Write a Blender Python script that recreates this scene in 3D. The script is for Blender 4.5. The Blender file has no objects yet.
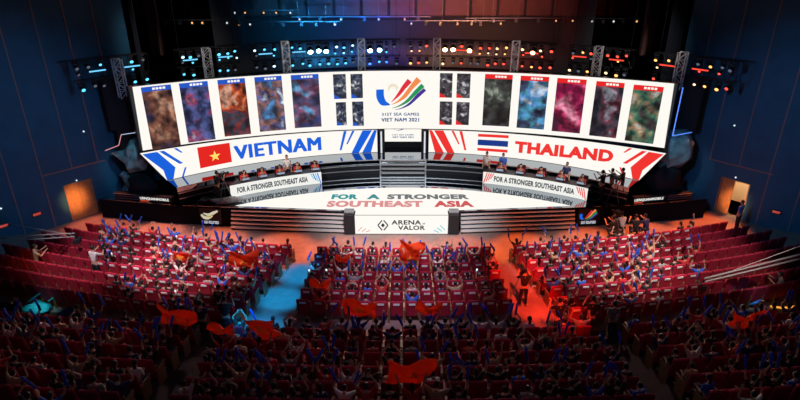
import bpy, bmesh, math, random
import numpy as np
from mathutils import Vector, Matrix
random.seed(7)
PI = math.pi
SC = bpy.context.scene
COL = SC.collection
F = 560.0; TH = math.radians(24.1); H = 14.0; CX = 403.0
cT, sT = math.cos(TH), math.sin(TH)
def proj(x, y, z):
    dy, dz = y, z - H
    D = dy*cT - dz*sT
    return CX + F*x/D, 200 + F*(-dy*sT - dz*cT)/D

# ------------------------------------------------------------------ materials
MATS = {}
def mat(name, col, rough=.6, metal=0., emit=None, estr=1., noise=0., nscale=8., spec=.5, bump=0.):
    if name in MATS: return MATS[name]
    m = bpy.data.materials.new(name); m.use_nodes = True
    nt = m.node_tree; b = nt.nodes['Principled BSDF']
    b.inputs['Base Color'].default_value = (*col, 1)
    b.inputs['Roughness'].default_value = rough
    b.inputs['Metallic'].default_value = metal
    b.inputs['Specular IOR Level'].default_value = spec
    if emit is not None:
        b.inputs['Emission Color'].default_value = (*emit, 1)
        b.inputs['Emission Strength'].default_value = estr
    if noise > 0 or bump > 0:
        tc = nt.nodes.new('ShaderNodeTexCoord')
        n = nt.nodes.new('ShaderNodeTexNoise'); n.inputs['Scale'].default_value = nscale
        n.inputs['Detail'].default_value = 5
        nt.links.new(tc.outputs['Object'], n.inputs['Vector'])
        if noise > 0:
            r = nt.nodes.new('ShaderNodeValToRGB')
            r.color_ramp.elements[0].position = .3; r.color_ramp.elements[1].position = .7
            r.color_ramp.elements[0].color = (*[c*(1-noise) for c in col], 1)
            r.color_ramp.elements[1].color = (*[min(1, c*(1+noise)) for c in col], 1)
            nt.links.new(n.outputs['Fac'], r.inputs['Fac'])
            nt.links.new(r.outputs['Color'], b.inputs['Base Color'])
        if bump > 0:
            bp = nt.nodes.new('ShaderNodeBump'); bp.inputs['Strength'].default_value = bump
            nt.links.new(n.outputs['Fac'], bp.inputs['Height'])
            nt.links.new(bp.outputs['Normal'], b.inputs['Normal'])
    MATS[name] = m
    return m
def glow(name, col, s=1.):
    return mat(name, (.01, .01, .01), .5, emit=col, estr=s, spec=0.)
def art(name, cols, seed, scale=3.2):
    """abstract picture shown on the LED wall"""
    m = bpy.data.materials.new(name); m.use_nodes = True
    nt = m.node_tree; b = nt.nodes['Principled BSDF']
    b.inputs['Base Color'].default_value = (.01, .01, .01, 1)
    uv = nt.nodes.new('ShaderNodeUVMap'); mp = nt.nodes.new('ShaderNodeMapping')
    mp.inputs['Location'].default_value = (seed*3.7, seed*1.9, seed); mp.inputs['Scale'].default_value = (.5, 1, 1)
    nt.links.new(uv.outputs['UV'], mp.inputs['Vector'])
    n = nt.nodes.new('ShaderNodeTexNoise'); n.inputs['Scale'].default_value = scale
    n.inputs['Detail'].default_value = 3.5; n.inputs['Distortion'].default_value = .5
    nt.links.new(mp.outputs['Vector'], n.inputs['Vector'])
    r = nt.nodes.new('ShaderNodeValToRGB'); el = r.color_ramp.elements
    k = len(cols)
    el[0].position = .38; el[1].position = .72
    for i in range(1, k-1): el.new(.38 + .34*i/(k-1))
    if cols[0][0] < .5: cols = sorted(cols, key=lambda c: c[0]*.3+c[1]*.6+c[2]*.1)
    for i, c in enumerate(cols): el[i].color = (*c, 1)
    nt.links.new(n.outputs['Fac'], r.inputs['Fac'])
    mp2 = nt.nodes.new('ShaderNodeMapping'); mp2.inputs['Location'].default_value = (-.5, -.62, 0); mp2.inputs['Scale'].default_value = (1., 1.1, 1)
    mp2.vector_type = 'POINT'
    nt.links.new(uv.outputs['UV'], mp2.inputs['Vector'])
    g = nt.nodes.new('ShaderNodeTexGradient'); g.gradient_type = 'SPHERICAL'
    mp2.inputs['Location'].default_value = (-.5*1.3, -.6*1.3, 0); mp2.inputs['Scale'].default_value = (1.3, 1.3, 1)
    nt.links.new(mp2.outputs['Vector'], g.inputs['Vector'])
    ad = nt.nodes.new('ShaderNodeMath'); ad.operation = 'MULTIPLY_ADD'; ad.inputs[1].default_value = .12
    nt.links.new(g.outputs['Fac'], ad.inputs[0]); nt.links.new(n.outputs['Fac'], ad.inputs[2]); nt.links.new(ad.outputs[0], r.inputs['Fac'])
    n2 = nt.nodes.new('ShaderNodeTexNoise'); n2.inputs['Scale'].default_value = scale*2.2; n2.inputs['Detail'].default_value = 3
    nt.links.new(mp.outputs['Vector'], n2.inputs['Vector'])
    mr = nt.nodes.new('ShaderNodeMapRange'); mr.inputs['From Min'].default_value = .35; mr.inputs['From Max'].default_value = .65; mr.inputs['To Min'].default_value = .18
    nt.links.new(n2.outputs['Fac'], mr.inputs['Value'])
    mx = nt.nodes.new('ShaderNodeMix'); mx.data_type = 'RGBA'; mx.blend_type = 'MULTIPLY'
    mx.inputs['Factor'].default_value = 1.
    nt.links.new(r.outputs['Color'], mx.inputs[6]); nt.links.new(mr.outputs[0], mx.inputs[7])
    nt.links.new(mx.outputs[2], b.inputs['Emission Color'])
    b.inputs['Emission Strength'].default_value = 1.0
    return m

# ------------------------------------------------------------------ mesh builder
class MB:
    def __init__(s): s.v = []; s.f = []; s.m = []; s.mats = []; s.uv = {}
    def mi(s, m):
        if m is None: return 0
        if m not in s.mats: s.mats.append(m)
        return s.mats.index(m)
    def add(s, vs, fs, m=None):
        o = len(s.v); k = s.mi(m); s.v += [tuple(p) for p in vs]
        for f in fs: s.f.append(tuple(i+o for i in f)); s.m.append(k)
        return s
    def box(s, x0, x1, y0, y1, z0, z1, m=None, rot=None, c=None, bev=0.):
        vs = [Vector((x, y, z)) for z in (z0, z1) for x, y in ((x0, y0), (x1, y0), (x1, y1), (x0, y1))]
        if bev > 0:
            vs = []
            cxx, cyy = (x0+x1)/2, (y0+y1)/2
            prof = ((z0, 1), (z0+bev, 0), (z1-bev, 0), (z1, 1))
            for z, ins in prof:
                b = bev*.3 if ins == 0 else bev
                for x, y in ((x0+b+bev*.4, y0+ins*bev), (x1-b-bev*.4, y0+ins*bev), (x1-ins*bev, y0+b+bev*.4), (x1-ins*bev, y1-b-bev*.4),
                             (x1-b-bev*.4, y1-ins*bev), (x0+b+bev*.4, y1-ins*bev), (x0+ins*bev, y1-b-bev*.4), (x0+ins*bev, y0+b+bev*.4)):
                    vs.append(Vector((x, y, z)))
            fs = [tuple(range(7, -1, -1)), tuple(range(24, 32))]
            for r in range(3):
                for i in range(8):
                    j = (i+1) % 8
                    fs.append((r*8+i, r*8+j, r*8+8+j, r*8+8+i))
        else:
            fs = [(0, 3, 2, 1), (4, 5, 6, 7), (0, 1, 5, 4), (1, 2, 6, 5), (2, 3, 7, 6), (3, 0, 4, 7)]
        if rot is not None:
            c = Vector(c if c is not None else ((x0+x1)/2, (y0+y1)/2, (z0+z1)/2))
            vs = [rot @ (v-c) + c for v in vs]
        return s.add(vs, fs, m)
    def tube(s, a, b, r, r2=None, n=8, m=None, cap=True):
        a, b = Vector(a), Vector(b); r2 = r if r2 is None else r2
        d = (b-a).normalized(); u = d.orthogonal().normalized(); w = d.cross(u)
        vs = []
        for p, rr in ((a, r), (b, r2)):
            for i in range(n):
                t = 2*PI*i/n; vs.append(p + (u*math.cos(t)+w*math.sin(t))*rr)
        fs = [(i, (i+1) % n, n+(i+1) % n, n+i) for i in range(n)]
        if cap: fs += [tuple(range(n-1, -1, -1)), tuple(range(n, 2*n))]
        return s.add(vs, fs, m)
    def lathe(s, prof, c=(0, 0, 0), axis=None, n=12, m=None):
        R = Matrix.Identity(3) if axis is None else Vector((0, 0, 1)).rotation_difference(Vector(axis)).to_matrix()
        c = Vector(c); vs = []
        for r, z in prof:
            for i in range(n):
                t = 2*PI*i/n; vs.append(c + R @ Vector((r*math.cos(t), r*math.sin(t), z)))
        fs = []
        for k in range(len(prof)-1):
            for i in range(n):
                j = (i+1) % n; fs.append((k*n+i, k*n+j, k*n+n+j, k*n+n+i))
        fs += [tuple(range(n-1, -1, -1)), tuple(range((len(prof)-1)*n, len(prof)*n))]
        return s.add(vs, fs, m)
    def ball(s, c, r, n=10, k=6, m=None, sc=(1, 1, 1), rot=None):
        c = Vector(c); vs = []; rot = rot or Matrix.Identity(3)
        for j in range(1, k):
            p = PI*j/k
            for i in range(n):
                t = 2*PI*i/n
                vs.append(c + rot @ Vector((r*sc[0]*math.sin(p)*math.cos(t), r*sc[1]*math.sin(p)*math.sin(t), r*sc[2]*math.cos(p))))
        vs.append(c + rot @ Vector((0, 0, r*sc[2]))); vs.append(c - rot @ Vector((0, 0, r*sc[2])))
        T = (k-1)*n; fs = []
        for j in range(k-2):
            for i in range(n):
                q = (i+1) % n; fs.append((j*n+i, j*n+n+i, j*n+n+q, j*n+q))
        for i in range(n):
            q = (i+1) % n; fs.append((T, i, q)); fs.append((T+1, (k-2)*n+q, (k-2)*n+i))
        return s.add(vs, fs, m)
    def prism(s, pts, z0, z1, m=None):
        n = len(pts)
        vs = [(x, y, z0) for x, y in pts] + [(x, y, z1) for x, y in pts]
        fs = [tuple(range(n-1, -1, -1)), tuple(range(n, 2*n))] + [(i, (i+1) % n, n+(i+1) % n, n+i) for i in range(n)]
        return s.add(vs, fs, m)
    def mesh(s, name, mats=None, smooth=False):
        me = bpy.data.meshes.new(name)
        me.from_pydata([tuple(v) for v in s.v], [], s.f)
        for q in (mats if mats else s.mats): me.materials.append(q)
        me.polygons.foreach_set('material_index', s.m)
        if smooth: me.polygons.foreach_set('use_smooth', [True]*len(s.f))
        me.update()
        return me
    def obj(s, name, m=None, parent=None, smooth=False, **k):
        me = s.mesh(name, [m] if m else None, smooth)
        return link(name, me, parent, **k)
def link(name, data, parent=None, loc=None, rotz=None):
    o = bpy.data.objects.new(name, data); COL.objects.link(o)
    if parent is not None: o.parent = parent
    if loc is not None: o.location = loc
    if rotz is not None: o.rotation_euler = (0, 0, rotz)
    return o
def tag(o, label=None, cat=None, group=None, kind=None):
    if label: o['label'] = label
    if cat: o['category'] = cat
    if group: o['group'] = group
    if kind: o['kind'] = kind
    return o
def thing(name, label, cat, loc=(0, 0, 0), rotz=0., group=None):
    return tag(link(name, None, None, loc, rotz), label, cat, group)
def setmat(o, i, m):
    o.material_slots[i].link = 'OBJECT'; o.material_slots[i].material = m
ORD = ['zeroth', 'first', 'second', 'third', 'fourth', 'fifth', 'sixth', 'seventh', 'eighth', 'ninth', 'tenth', 'eleventh', 'twelfth', 'thirteenth',
       'fourteenth', 'fifteenth', 'sixteenth', 'seventeenth', 'eighteenth', 'nineteenth', 'twentieth', 'twenty-first', 'twenty-second', 'twenty-third',
       'twenty-fourth', 'twenty-fifth', 'twenty-sixth', 'twenty-seventh', 'twenty-eighth', 'twenty-ninth', 'thirtieth', 'thirty-first', 'thirty-second', 'thirty-third', 'thirty-fourth', 'thirty-fifth', 'thirty-sixth', 'thirty-seventh', 'thirty-eighth', 'thirty-ninth', 'fortieth']

# common materials
M_SEAT = mat('seat_fabric', (.42, .010, .04), .85, noise=.25, nscale=20)
M_WOOD = mat('seat_wood', (.30, .13, .05), .5, noise=.2, nscale=12)
M_PATCH = mat('seat_cover_white', (.95, .93, .93), .7)
M_BLACK = mat('black_matte', (.012, .012, .016), .7)
M_DARK = mat('dark_metal', (.03, .03, .035), .4, .6)
M_SILVER = mat('silver_metal', (.55, .55, .56), .35, .8)
M_TRUSS = mat('truss_aluminium', (.75, .75, .75), .4, .4)
M_GLOSS = mat('gloss_stage_floor', (.34, .38, .43), .03, 1.0)
M_WHITE = glow('led_white', (1., .965, .90), 1.0)
M_LETDARK = glow('led_dark_grey', (.02, .02, .025), 1)
M_SKIN = mat('skin', (.55, .30, .20), .6)
M_HAIR = mat('hair_black', (.012, .01, .01), .5)
M_EYE = mat('eye_dark', (.02, .015, .015), .3)
M_LIP = mat('lips', (.4, .12, .1), .5)
M_TROU = mat('dark_trousers', (.015, .017, .03), .8)
M_SHOE = mat('shoe', (.03, .03, .03), .5)
SHIRTS = {'black': (.015, .015, .018), 'navy': (.02, .03, .12), 'white': (.75, .72, .7), 'grey': (.22, .22, .24), 'red': (.55, .03, .03), 'blue': (.03, .12, .6), 'tan': (.5, .33, .2)}
M_SH = {k: mat('shirt_'+k, v, .85) for k, v in SHIRTS.items()}

# ------------------------------------------------------------------ LED wall helpers
YC = 13.8; RW = 20.5
def arc(ang, R, z): a = math.radians(ang); return (R*math.sin(a), YC + R*math.cos(a), z)
def up_z(ang, w):
    t = ang/43.; t2 = t*t
    zb = 3.62 + (.45 if t < 0 else .6)*t2; zt = 7.27 + (.25 if t < 0 else .42)*t2
    return zb + w*(zt-zb)
def lo_z(ang, w):
    t2 = (ang/43.)**2
    return 2.07 + w*(3.57 + .40*t2 - 2.07)
def up_w(ang, z): return (z-up_z(ang, 0))/(up_z(ang, 1)-up_z(ang, 0))
def surf(zf, q, m, mb, off=.03, nx=6, ny=1):
    """q: four (ang, w) corners, bottom-left, bottom-right, top-right, top-left"""
    vs = []
    for j in range(ny+1):
        for i in range(nx+1):
            s, t = i/nx, j/ny
            a = (q[0][0]*(1-s)+q[1][0]*s)*(1-t) + (q[3][0]*(1-s)+q[2][0]*s)*t
            w = (q[0][1]*(1-s)+q[1][1]*s)*(1-t) + (q[3][1]*(1-s)+q[2][1]*s)*t
            vs.append(arc(a, RW-off, zf(a, w)))
    fs = [(j*(nx+1)+i, j*(nx+1)+i+1, (j+1)*(nx+1)+i+1, (j+1)*(nx+1)+i) for j in range(ny) for i in range(nx)]
    mb.add(vs, fs, m)
def text_mb(s, fn, m, bold=.02, aspect=None, mb=None, thick=0):
    """letters laid out in the unit box then placed by fn(u, v)"""
    cu = bpy.data.curves.new('t', 'FONT'); cu.body = s; cu.size = 1; cu.offset = 0 if 'M' in s else bold; cu.space_character = 1.08
    cu.resolution_u = 3
    o = bpy.data.objects.new('t', cu); COL.objects.link(o)
    dg = bpy.context.evaluated_depsgraph_get(); me = bpy.data.meshes.new_from_object(o.evaluated_get(dg))
    xs = [v.co.x for v in me.vertices]; ys = [v.co.y for v in me.vertices]
    x0, x1, y0, y1 = min(xs), max(xs), min(ys), max(ys)
    mb = mb or MB()
    for dx, dy in (((-bold, -bold*.5), (-bold, bold*.5), (0, 0), (bold, -bold*.5), (bold, bold*.5)) if 'M' in s else ((0, 0),)):   # a wider stroke
        mb.add([fn((v.co.x+dx-x0)/(x1-x0), (v.co.y+dy-y0)/(y1-y0)) for v in me.vertices], [tuple(p.vertices) for p in me.polygons], m)
    bpy.data.objects.remove(o); bpy.data.curves.remove(cu); bpy.data.meshes.remove(me)
    return mb

# ================================================================== SETTING
WL = Vector((-18.4, 28.6)); WR = Vector((19.0, 28.8)); A41 = math.radians(41)
DL = Vector((math.sin(A41), math.cos(A41))); DR = Vector((-math.sin(A41), math.cos(A41)))
M_WALL = mat('blue_wall_panel', (.02, .12, .22), .65, noise=.12, nscale=1.2)
M_TRIM = mat('wall_trim_brown', (.42, .20, .17), .5)
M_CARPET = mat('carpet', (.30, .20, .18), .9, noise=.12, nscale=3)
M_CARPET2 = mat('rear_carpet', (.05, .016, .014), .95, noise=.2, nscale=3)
M_AISLE = mat('cross_aisle_wood', (.075, .036, .024), .6, noise=.3, nscale=5)
M_DOORWOOD = mat('door_wood', (.55, .24, .09), .5, noise=.15, nscale=6)

def wallbox(mb, P, D, s0, s1, z0, z1, t0, t1, m):
    """box along wall: s along D, thickness t along inward normal"""
    N = Vector((D.y, -D.x)) if P.x < 0 else Vector((-D.y, D.x))
    c = []
    for s, t in ((s0, t0), (s1, t0), (s1, t1), (s0, t1)):
        q = P + D*s + N*t; c.append((q.x, q.y))
    mb.prism(c, z0, z1, m)
def wpt(P, D, s, t, z):
    N = Vector((D.y, -D.x)) if P.x < 0 else Vector((-D.y, D.x))
    q = P + D*s + N*t; return Vector((q.x, q.y, z))
for nm, P, D, ds0, ds1, strips in (('left', WL, DL, -.28, 1.05, (-8.7, -7.2, -5.7, -4.2, -2.7, -1.22, .3, 1.68, 3.1)),
                                   ('right', WR, DR, -.25, 1.15, (-8.6, -7.1, -5.6, -4.1, -2.6, -1.05, .5, 2.05, 3.5))):
    mb = MB()
    wallbox(mb, P, D, -16, ds0, -1, 15, -.3, 0, M_WALL)
    wallbox(mb, P, D, ds1, 4.7, -1, 15, -.3, 0, M_WALL)
    wallbox(mb, P, D, ds0, ds1, 2.12, 15, -.3, 0, M_WALL)
    tag(mb.obj('wall_'+nm), kind='structure')
    mb = MB()
    for s in strips:
        z0 = 3.03 if ds0-.1 < s < ds1+.1 or s > ds1 else -.2
        wallbox(mb, P, D, s-.025, s+.025, z0, 15, 0, .03, M_TRIM)
    wallbox(mb, P, D, -1.2, 2.05, 2.98, 3.04, 0, .035, M_TRIM)
    tag(mb.obj('trim_'+nm), kind='structure')
    # door
    mb = MB()
    for a, b, z0, z1 in ((ds0-.06, ds0, 0, 2.18), (ds1, ds1+.06, 0, 2.18), (ds0, ds1, 2.12, 2.18)):
        wallbox(mb, P, D, a, b, z0, z1, -.3, .03, M_DOORWOOD)
    dr = tag(mb.obj('door_1' if nm == 'left' else 'door_2'), kind='structure')
    mid = .5 if nm == 'right' else .4
    mb = MB(); wallbox(mb, P, D, mid, ds1, .02, 2.12, -.12, -.06, M_DOORWOOD)
    wallbox(mb, P, D, mid+.08, ds1-.08, .2, 1.0, -.06, -.05, M_DOORWOOD); wallbox(mb, P, D, mid+.08, ds1-.08, 1.15, 1.95, -.06, -.05, M_DOORWOOD)
    mb.obj('door_leaf', parent=dr)
    if nm == 'left':
        mb = MB(); wallbox(mb, P, D, ds0, mid-.01, .02, 2.12, -.12, -.06, M_DOORWOOD); mb.obj('door_leaf', parent=dr)
    mb = MB(); p = wpt(P, D, mid+.1, -.02, 1.0); mb.tube(p-Vector((0, 0, .15)), p+Vector((0, 0, .15)), .015, m=M_SILVER); mb.obj('door_handle', parent=dr)
    if nm == 'right':   # lit lobby behind the open leaf
        mb = MB()
        ml = mat('lobby_wall', (.85, .62, .4), .8)
        wallbox(mb, P, D, -1.6, 2.2, 0, 2.8, -2.6, -2.5, ml); wallbox(mb, P, D, -1.7, -1.6, 0, 2.8, -2.6, -.3, ml)
        wallbox(mb, P, D, 2.2, 2.3, 0, 2.8, -2.6, -.3, ml); wallbox(mb, P, D, -1.7, 2.3, 2.8, 2.9, -2.6, -.3, ml)
        tag(mb.obj('wall_lobby'), kind='structure')
        mb = MB(); wallbox(mb, P, D, -1.7, 2.3, -.1, 0, -2.6, -.3, mat('lobby_floor', (.5, .2, .08), .4)); tag(mb.obj('floor_lobby'), kind='structure')

# floors: flat apron + front rake + cross aisle + rear rake, rows as arcs about ROWC
ROWC = 75.0
RC2 = 40.0
def rowp(x, R):
    if R > 58.2: R2 = R+RC2; return ROWC + RC2 - math.sqrt(R2*R2-x*x)   # rear rows curve less
    return ROWC - math.sqrt(max(R*R-x*x, 1))
FR0 = 51.3; FN = 7; FP = .9; FRISE = .11; FS = 8
BR0 = 59.0; BN = 8; BP = .95; BRISE = .28; BZ = 1.1
def fz(i): return FRISE*i
def bz(i): return BZ + BRISE*i
def band(mb, R0, R1, z, m, zlow=-1.0, X=25.5, n=40):
    """flat terrace from R0 (front) to R1 (nearer camera), riser at R0"""
    vs = []; fs = []
    for i in range(n+1):
        x = -X + 2*X*i/n
        vs += [(x, rowp(x, R0), zlow), (x, rowp(x, R0), z), (x, rowp(x, R1), z)]
    for i in range(n):
        a = 3*i; b = a+3
        fs += [(b, b+1, a+1, a), (b+1, b+2, a+2, a+1)]
    mb.add(vs, fs, m)
mb = MB()
mb.box(-26, 26, 8, 34, -.3, 0, M_CARPET)
tag(mb.obj('floor'), kind='structure')
mb = MB()
for i in range(1, FS): band(mb, FR0+FP*(i-.5), FR0+FP*(i+.5) if i < FS-1 else 58.1, fz(i), M_CARPET, zlow=fz(i-1)-.05 if i > 1 else -.05)
tag(mb.obj('floor_front_seating'), kind='structure')
mb = MB()
band(mb, 58.1, BR0-.5, fz(FS-1)+.01, M_AISLE)
tag(mb.obj('floor_cross_aisle'), kind='structure')
mb = MB()
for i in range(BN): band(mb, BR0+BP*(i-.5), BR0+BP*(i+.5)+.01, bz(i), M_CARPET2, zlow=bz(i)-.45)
tag(mb.obj('floor_rear_seating'), kind='structure')

# stage house
M_SHB = mat('stagehouse_black', (.008, .008, .012), .9, spec=.1)
mb = MB(); mb.box(-30, 30, 46, 46.3, -1, 15, M_SHB); tag(mb.obj('wall_stage_back'), kind='structure')
mb = MB(); mb.box(-24, -23.7, 30, 46, -1, 15, M_SHB); tag(mb.obj('wall_stage_left'), kind='structure')
mb = MB(); mb.box(23.7, 24, 30, 46, -1, 15, M_SHB); tag(mb.obj('wall_stage_right'), kind='structure')
mb = MB(); mb.box(-26, 26, 29, 46.3, 14.5, 14.8, M_SHB); tag(mb.obj('ceiling_stage'), kind='structure')
for sx in (-1, 1):   # black masking curtains each side, pleated
    mb = MB(); vs = []; n = 60
    for i in range(n+1):
        x = sx*(15.2 + 5*i/n); y = 33.2 + .12*math.sin(i*1.9)
        vs += [(x, y, 0), (x, y, 14.4)]
    mb.add(vs, [(2*i, 2*i+2, 2*i+3, 2*i+1) for i in range(n)], mat('black_velour', (.008, .012, .02), .95))
    tag(mb.obj('masking_curtain', smooth=True), 'tall black masking curtain beside the %s end of the LED wall' % ('left' if sx < 0 else 'right'), 'curtain', 'black stage masking curtains')
# brown panels high at the back
M_BRP = mat('brown_fascia_panel', (.12, .028, .022), .6, noise=.2, nscale=2)
xs = [-11.6 + 2.12*i for i in range(14)]
root = thing('gallery_fascia', 'reddish brown panelled gallery front high on the back stage wall', 'gallery', (0, 0, 0))
mb = MB(); mb.box(-12, 18.2, 45.3, 45.97, 9.0, 9.25, M_SHB); mb.obj('ledge', parent=root)
for x in xs:
    mb = MB(); mb.box(x, x+1.9, 45.6, 45.9, 9.3, 11.8, M_BRP, bev=.05); mb.obj('fascia_panel', parent=root)
for sx, x in ((-1, -16.2), (1, 16.0)):
    mb = MB(); mb.box(x-.35, x+.35, 37.6, 38.0, 7.6, 14.5, mat('brown_leg', (.20, .085, .065), .7, noise=.15, nscale=2), bev=.04)
    tag(mb.obj('side_panel'), 'tall brown hanging panel near the %s light cluster' % ('outer blue' if sx < 0 else 'outer amber'), 'panel')

# ================================================================== STAGE
DZ = 1.15
left_pts = [(-17.2, 28.9), (-12.7, 28.05), (-9.45, 27.75), (-3.1, 27.25)]
deck = left_pts + [(-2.7, 27.25), (2.7, 27.25), (3.1, 27.25), (9.45, 27.75), (12.7, 28.05), (17.2, 28.9), (15.9, 31.6), (14.9, 38), (-14.9, 38), (-15.3, 31.4)]
root = thing('stage', 'black glossy stage deck in front of the LED wall', 'stage', (0, 30, 0))
mb = MB(); mb.prism([(x, y-30) for x, y in deck], 0, DZ-.02, mat('stage_fascia_black', (.006, .009, .016), .9, spec=.1)); mb.obj('stage_body', parent=root)
mb = MB(); mb.prism([(x, y-30) for x, y in deck], DZ-.02, DZ, M_GLOSS); mb.obj('deck_surface', parent=root)
# front LED box
root = thing('front_led_panel', 'white LED box at the stage front centre showing a game logo', 'screen', (0, 27, 0))
mb = MB(); mb.box(-2.58, 2.42, -.25, .3, .03, DZ+.005, M_BLACK); mb.obj('housing', parent=root)
mb = MB(); mb.box(-2.56, 2.40, -.262, -.25, .05, DZ-.01, M_WHITE); mb.obj('display', parent=root)
def FP_(px, py): return ((px-403)*.0536, -.266, DZ-(py-215)*.0588)
def poly2(mb, pts, m, fn): mb.add([fn(*p) for p in pts], [tuple(range(len(pts)))], m)
mb = MB()
fnt = lambda px0, px1, py0, py1: (lambda u, v: FP_(px0+(px1-px0)*u, py1+(py0-py1)*v))
text_mb('ARENA', fnt(391.5, 421, 219.8, 224.3), M_LETDARK, .03, mb=mb)
text_mb('VALOR', fnt(398, 425, 225.2, 229.8), M_LETDARK, .03, mb=mb)
text_mb('OF', fnt(422, 425, 222.5, 224.3), M_LETDARK, .02, mb=mb)
mb.obj('lettering', parent=root)
mb = MB()   # diamond emblem
cx, cy = 383, 225
def seg(p, q, w):
    dx, dy = q[0]-p[0], q[1]-p[1]; L = math.hypot(dx, dy); nx, ny = -dy/L*w, dx/L*w
    return [(p[0]+nx, p[1]+ny), (q[0]+nx, q[1]+ny), (q[0]-nx, q[1]-ny), (p[0]-nx, p[1]-ny)]
for a, b in (((cx-5, cy), (cx-.8, cy-5)), ((cx-5, cy), (cx-.8, cy+5)), ((cx+5, cy), (cx+.8, cy-5)), ((cx+5, cy), (cx+.8, cy+5))):
    poly2(mb, seg(a, b, .6), M_LETDARK, FP_)
poly2(mb, [(cx-2, cy), (cx, cy+2.3), (cx+2, cy), (cx, cy-2.3)], M_LETDARK, FP_)
mb.obj('logo', parent=root)
mb = MB()
for k in range(3):
    poly2(mb, seg((358+4*k, 231+.5*k), (362+4*k, 227+1.5*k), .35), glow('led_red_soft', (.8, .25, .2)), FP_)
    poly2(mb, seg((440-3*k, 225+2.5*k), (445-3*k, 230+1.2*k), .45), glow('led_teal', (.1, .6, .7)), FP_)
mb.obj('corner_pattern', parent=root)
# corner posts with small fog machines
for sx in (-1, 1):
    x = -2.87 if sx < 0 else 2.71
    side = 'left' if sx < 0 else 'right'
    r = thing('corner_post', 'black upright box flanking the %s end of the front LED box' % side, 'post', (x, 27, 0))
    mb = MB(); mb.box(-.27, .27, -.3, .25, 0, DZ+.04, M_BLACK, bev=.03); mb.obj('post_body', parent=r)
    mb = MB(); mb.box(-.28, .28, -.31, -.28, .1, DZ-.05, M_BLACK); mb.obj('front_cover', parent=r)
    r = thing('fog_machine', 'small grey fog machine on top of the %s stage corner post' % side, 'fog machine', (x, 27, DZ+.04))
    mb = MB(); mb.box(-.26, .26, -.15, .2, 0, .16, mat('grey_case', (.25, .25, .26), .5), bev=.03); mb.obj('housing', parent=r)
    mb = MB(); mb.tube((-.1, -.15, .08), (-.1, -.22, .08), .04, m=M_SILVER); mb.obj('nozzle', parent=r)
# fascia stairs
for sx in (-1, 1):
    r = thing('stage_stairs', 'wide silver edged steps up the stage %s of the front LED box' % ('left' if sx < 0 else 'right'), 'stairs', (0, 0, 0), 0, 'stage front steps')
    for k in range(5):
        z = .20*(k+1); o = .11*k
        x0, x1 = 3.12, 9.4; y0, y1 = 26.78+o, 27.28+o
        mb = MB(); mb.prism([(sx*x0, y0), (sx*x1, y1), (sx*x1, y1+.3), (sx*x0, y0+.3)][::sx], z-.09, z, mat('step_metal', (.80, .79, .80), .35, .35))
        mb.obj('tread', parent=r)
        mb = MB(); mb.prism([(sx*x0, y0+.06), (sx*x1, y1+.06), (sx*x1, y1+.2), (sx*x0, y0+.2)][::sx], z-.2, z-.09, M_BLACK)
        mb.obj('riser', parent=r)
# floor LED
def lens_pts(k=28):
    p = [(-9.2, 27.95), (-3.0, 27.38), (-2.55, 27.32), (-2.55, 26.78), (2.4, 26.78), (2.4, 27.32), (3.0, 27.38), (9.2, 27.95)]
    Rl = (9.2**2+2.55**2)/(2*2.55); yc = 30.5-Rl
    a0 = math.asin(9.2/Rl)
    for i in range(1, k): a = a0 - 2*a0*i/k; p.append((Rl*math.sin(a), yc+Rl*math.cos(a)))
    return p
r = thing('floor_led_screen', 'lens shaped white LED floor with slogan in the middle of the stage', 'screen', (0, 0, DZ))
mb = MB(); mb.prism(lens_pts(), .001, .012, M_WHITE); mb.obj('display', parent=r)
FT = .016
for nm, s, x0, x1, y0, y1, m in (('lettering', 'FOR', -4.05, -2.55, 28.8, 29.5, glow('led_teal_dark', (.02, .30, .30))), ('lettering', 'A', -2.05, -1.3, 28.8, 29.5, glow('led_teal_grey', (.05, .26, .27))),
                              ('lettering', 'STRONGER', -.9, 3.75, 28.8, 29.5, glow('led_grey', (.16, .17, .18))),
                              ('lettering', 'SOUTHEAST', -4.2, 1.1, 27.75, 28.58, glow('led_pink', (.72, .28, .28))), ('lettering', 'ASIA', 1.7, 3.9, 27.75, 28.58, glow('led_red_dark', (.62, .10, .10)))):
    text_mb(s, (lambda x0, x1, y0, y1: (lambda u, v: (x0+(x1-x0)*u, y0+(y1-y0)*v, FT)))(x0, x1, y0, y1), m, .06).obj(nm, parent=r)
# curved upper platform, three steps
M_PLATE = mat('platform_black', (.010, .011, .016), .5, spec=.2)
def ring(mb, R0, R1, z0, z1, a0, a1, m, n=40):
    vs = []
    for i in range(n+1):
        a = a0+(a1-a0)*i/n
        vs += [arc(a, R0, z0), arc(a, R0, z1), arc(a, R1, z1), arc(a, R1, z0)]
    fs = []
    for i in range(n):
        b = 4*i
        for k in range(4): q = (k+1) % 4; fs.append((b+k, b+4+k, b+4+q, b+q))
    fs += [(0, 1, 2, 3), (4*n+3, 4*n+2, 4*n+1, 4*n)]
    mb.add(vs, fs, m)
r = thing('curved_platform', 'raised curved black platform with silver edged steps below the LED wall', 'platform', (0, 0, 0))
for k, (R0, z) in enumerate(((18.98, 1.45), (19.05, 1.75), (19.12, 2.06))):
    mb = MB(); ring(mb, R0, R0+.08 if k < 2 else 23.5, DZ+.001, z, -40.5, 40.5, M_GLOSS if k == 2 else M_PLATE); mb.obj('step' if k < 2 else 'deck_surface', parent=r)
    for a0, a1 in ((-40.5, -4.4), (4.4, 40.5)):
        mb = MB(); ring(mb, R0-.02, R0+.03, z-.05, z+.005, a0, a1, M_SILVER); mb.obj('step_edge', parent=r)
r = thing('centre_stairs', 'pale grey metal steps at the middle of the curved platform', 'stairs', (0, 32.65, DZ))
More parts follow.
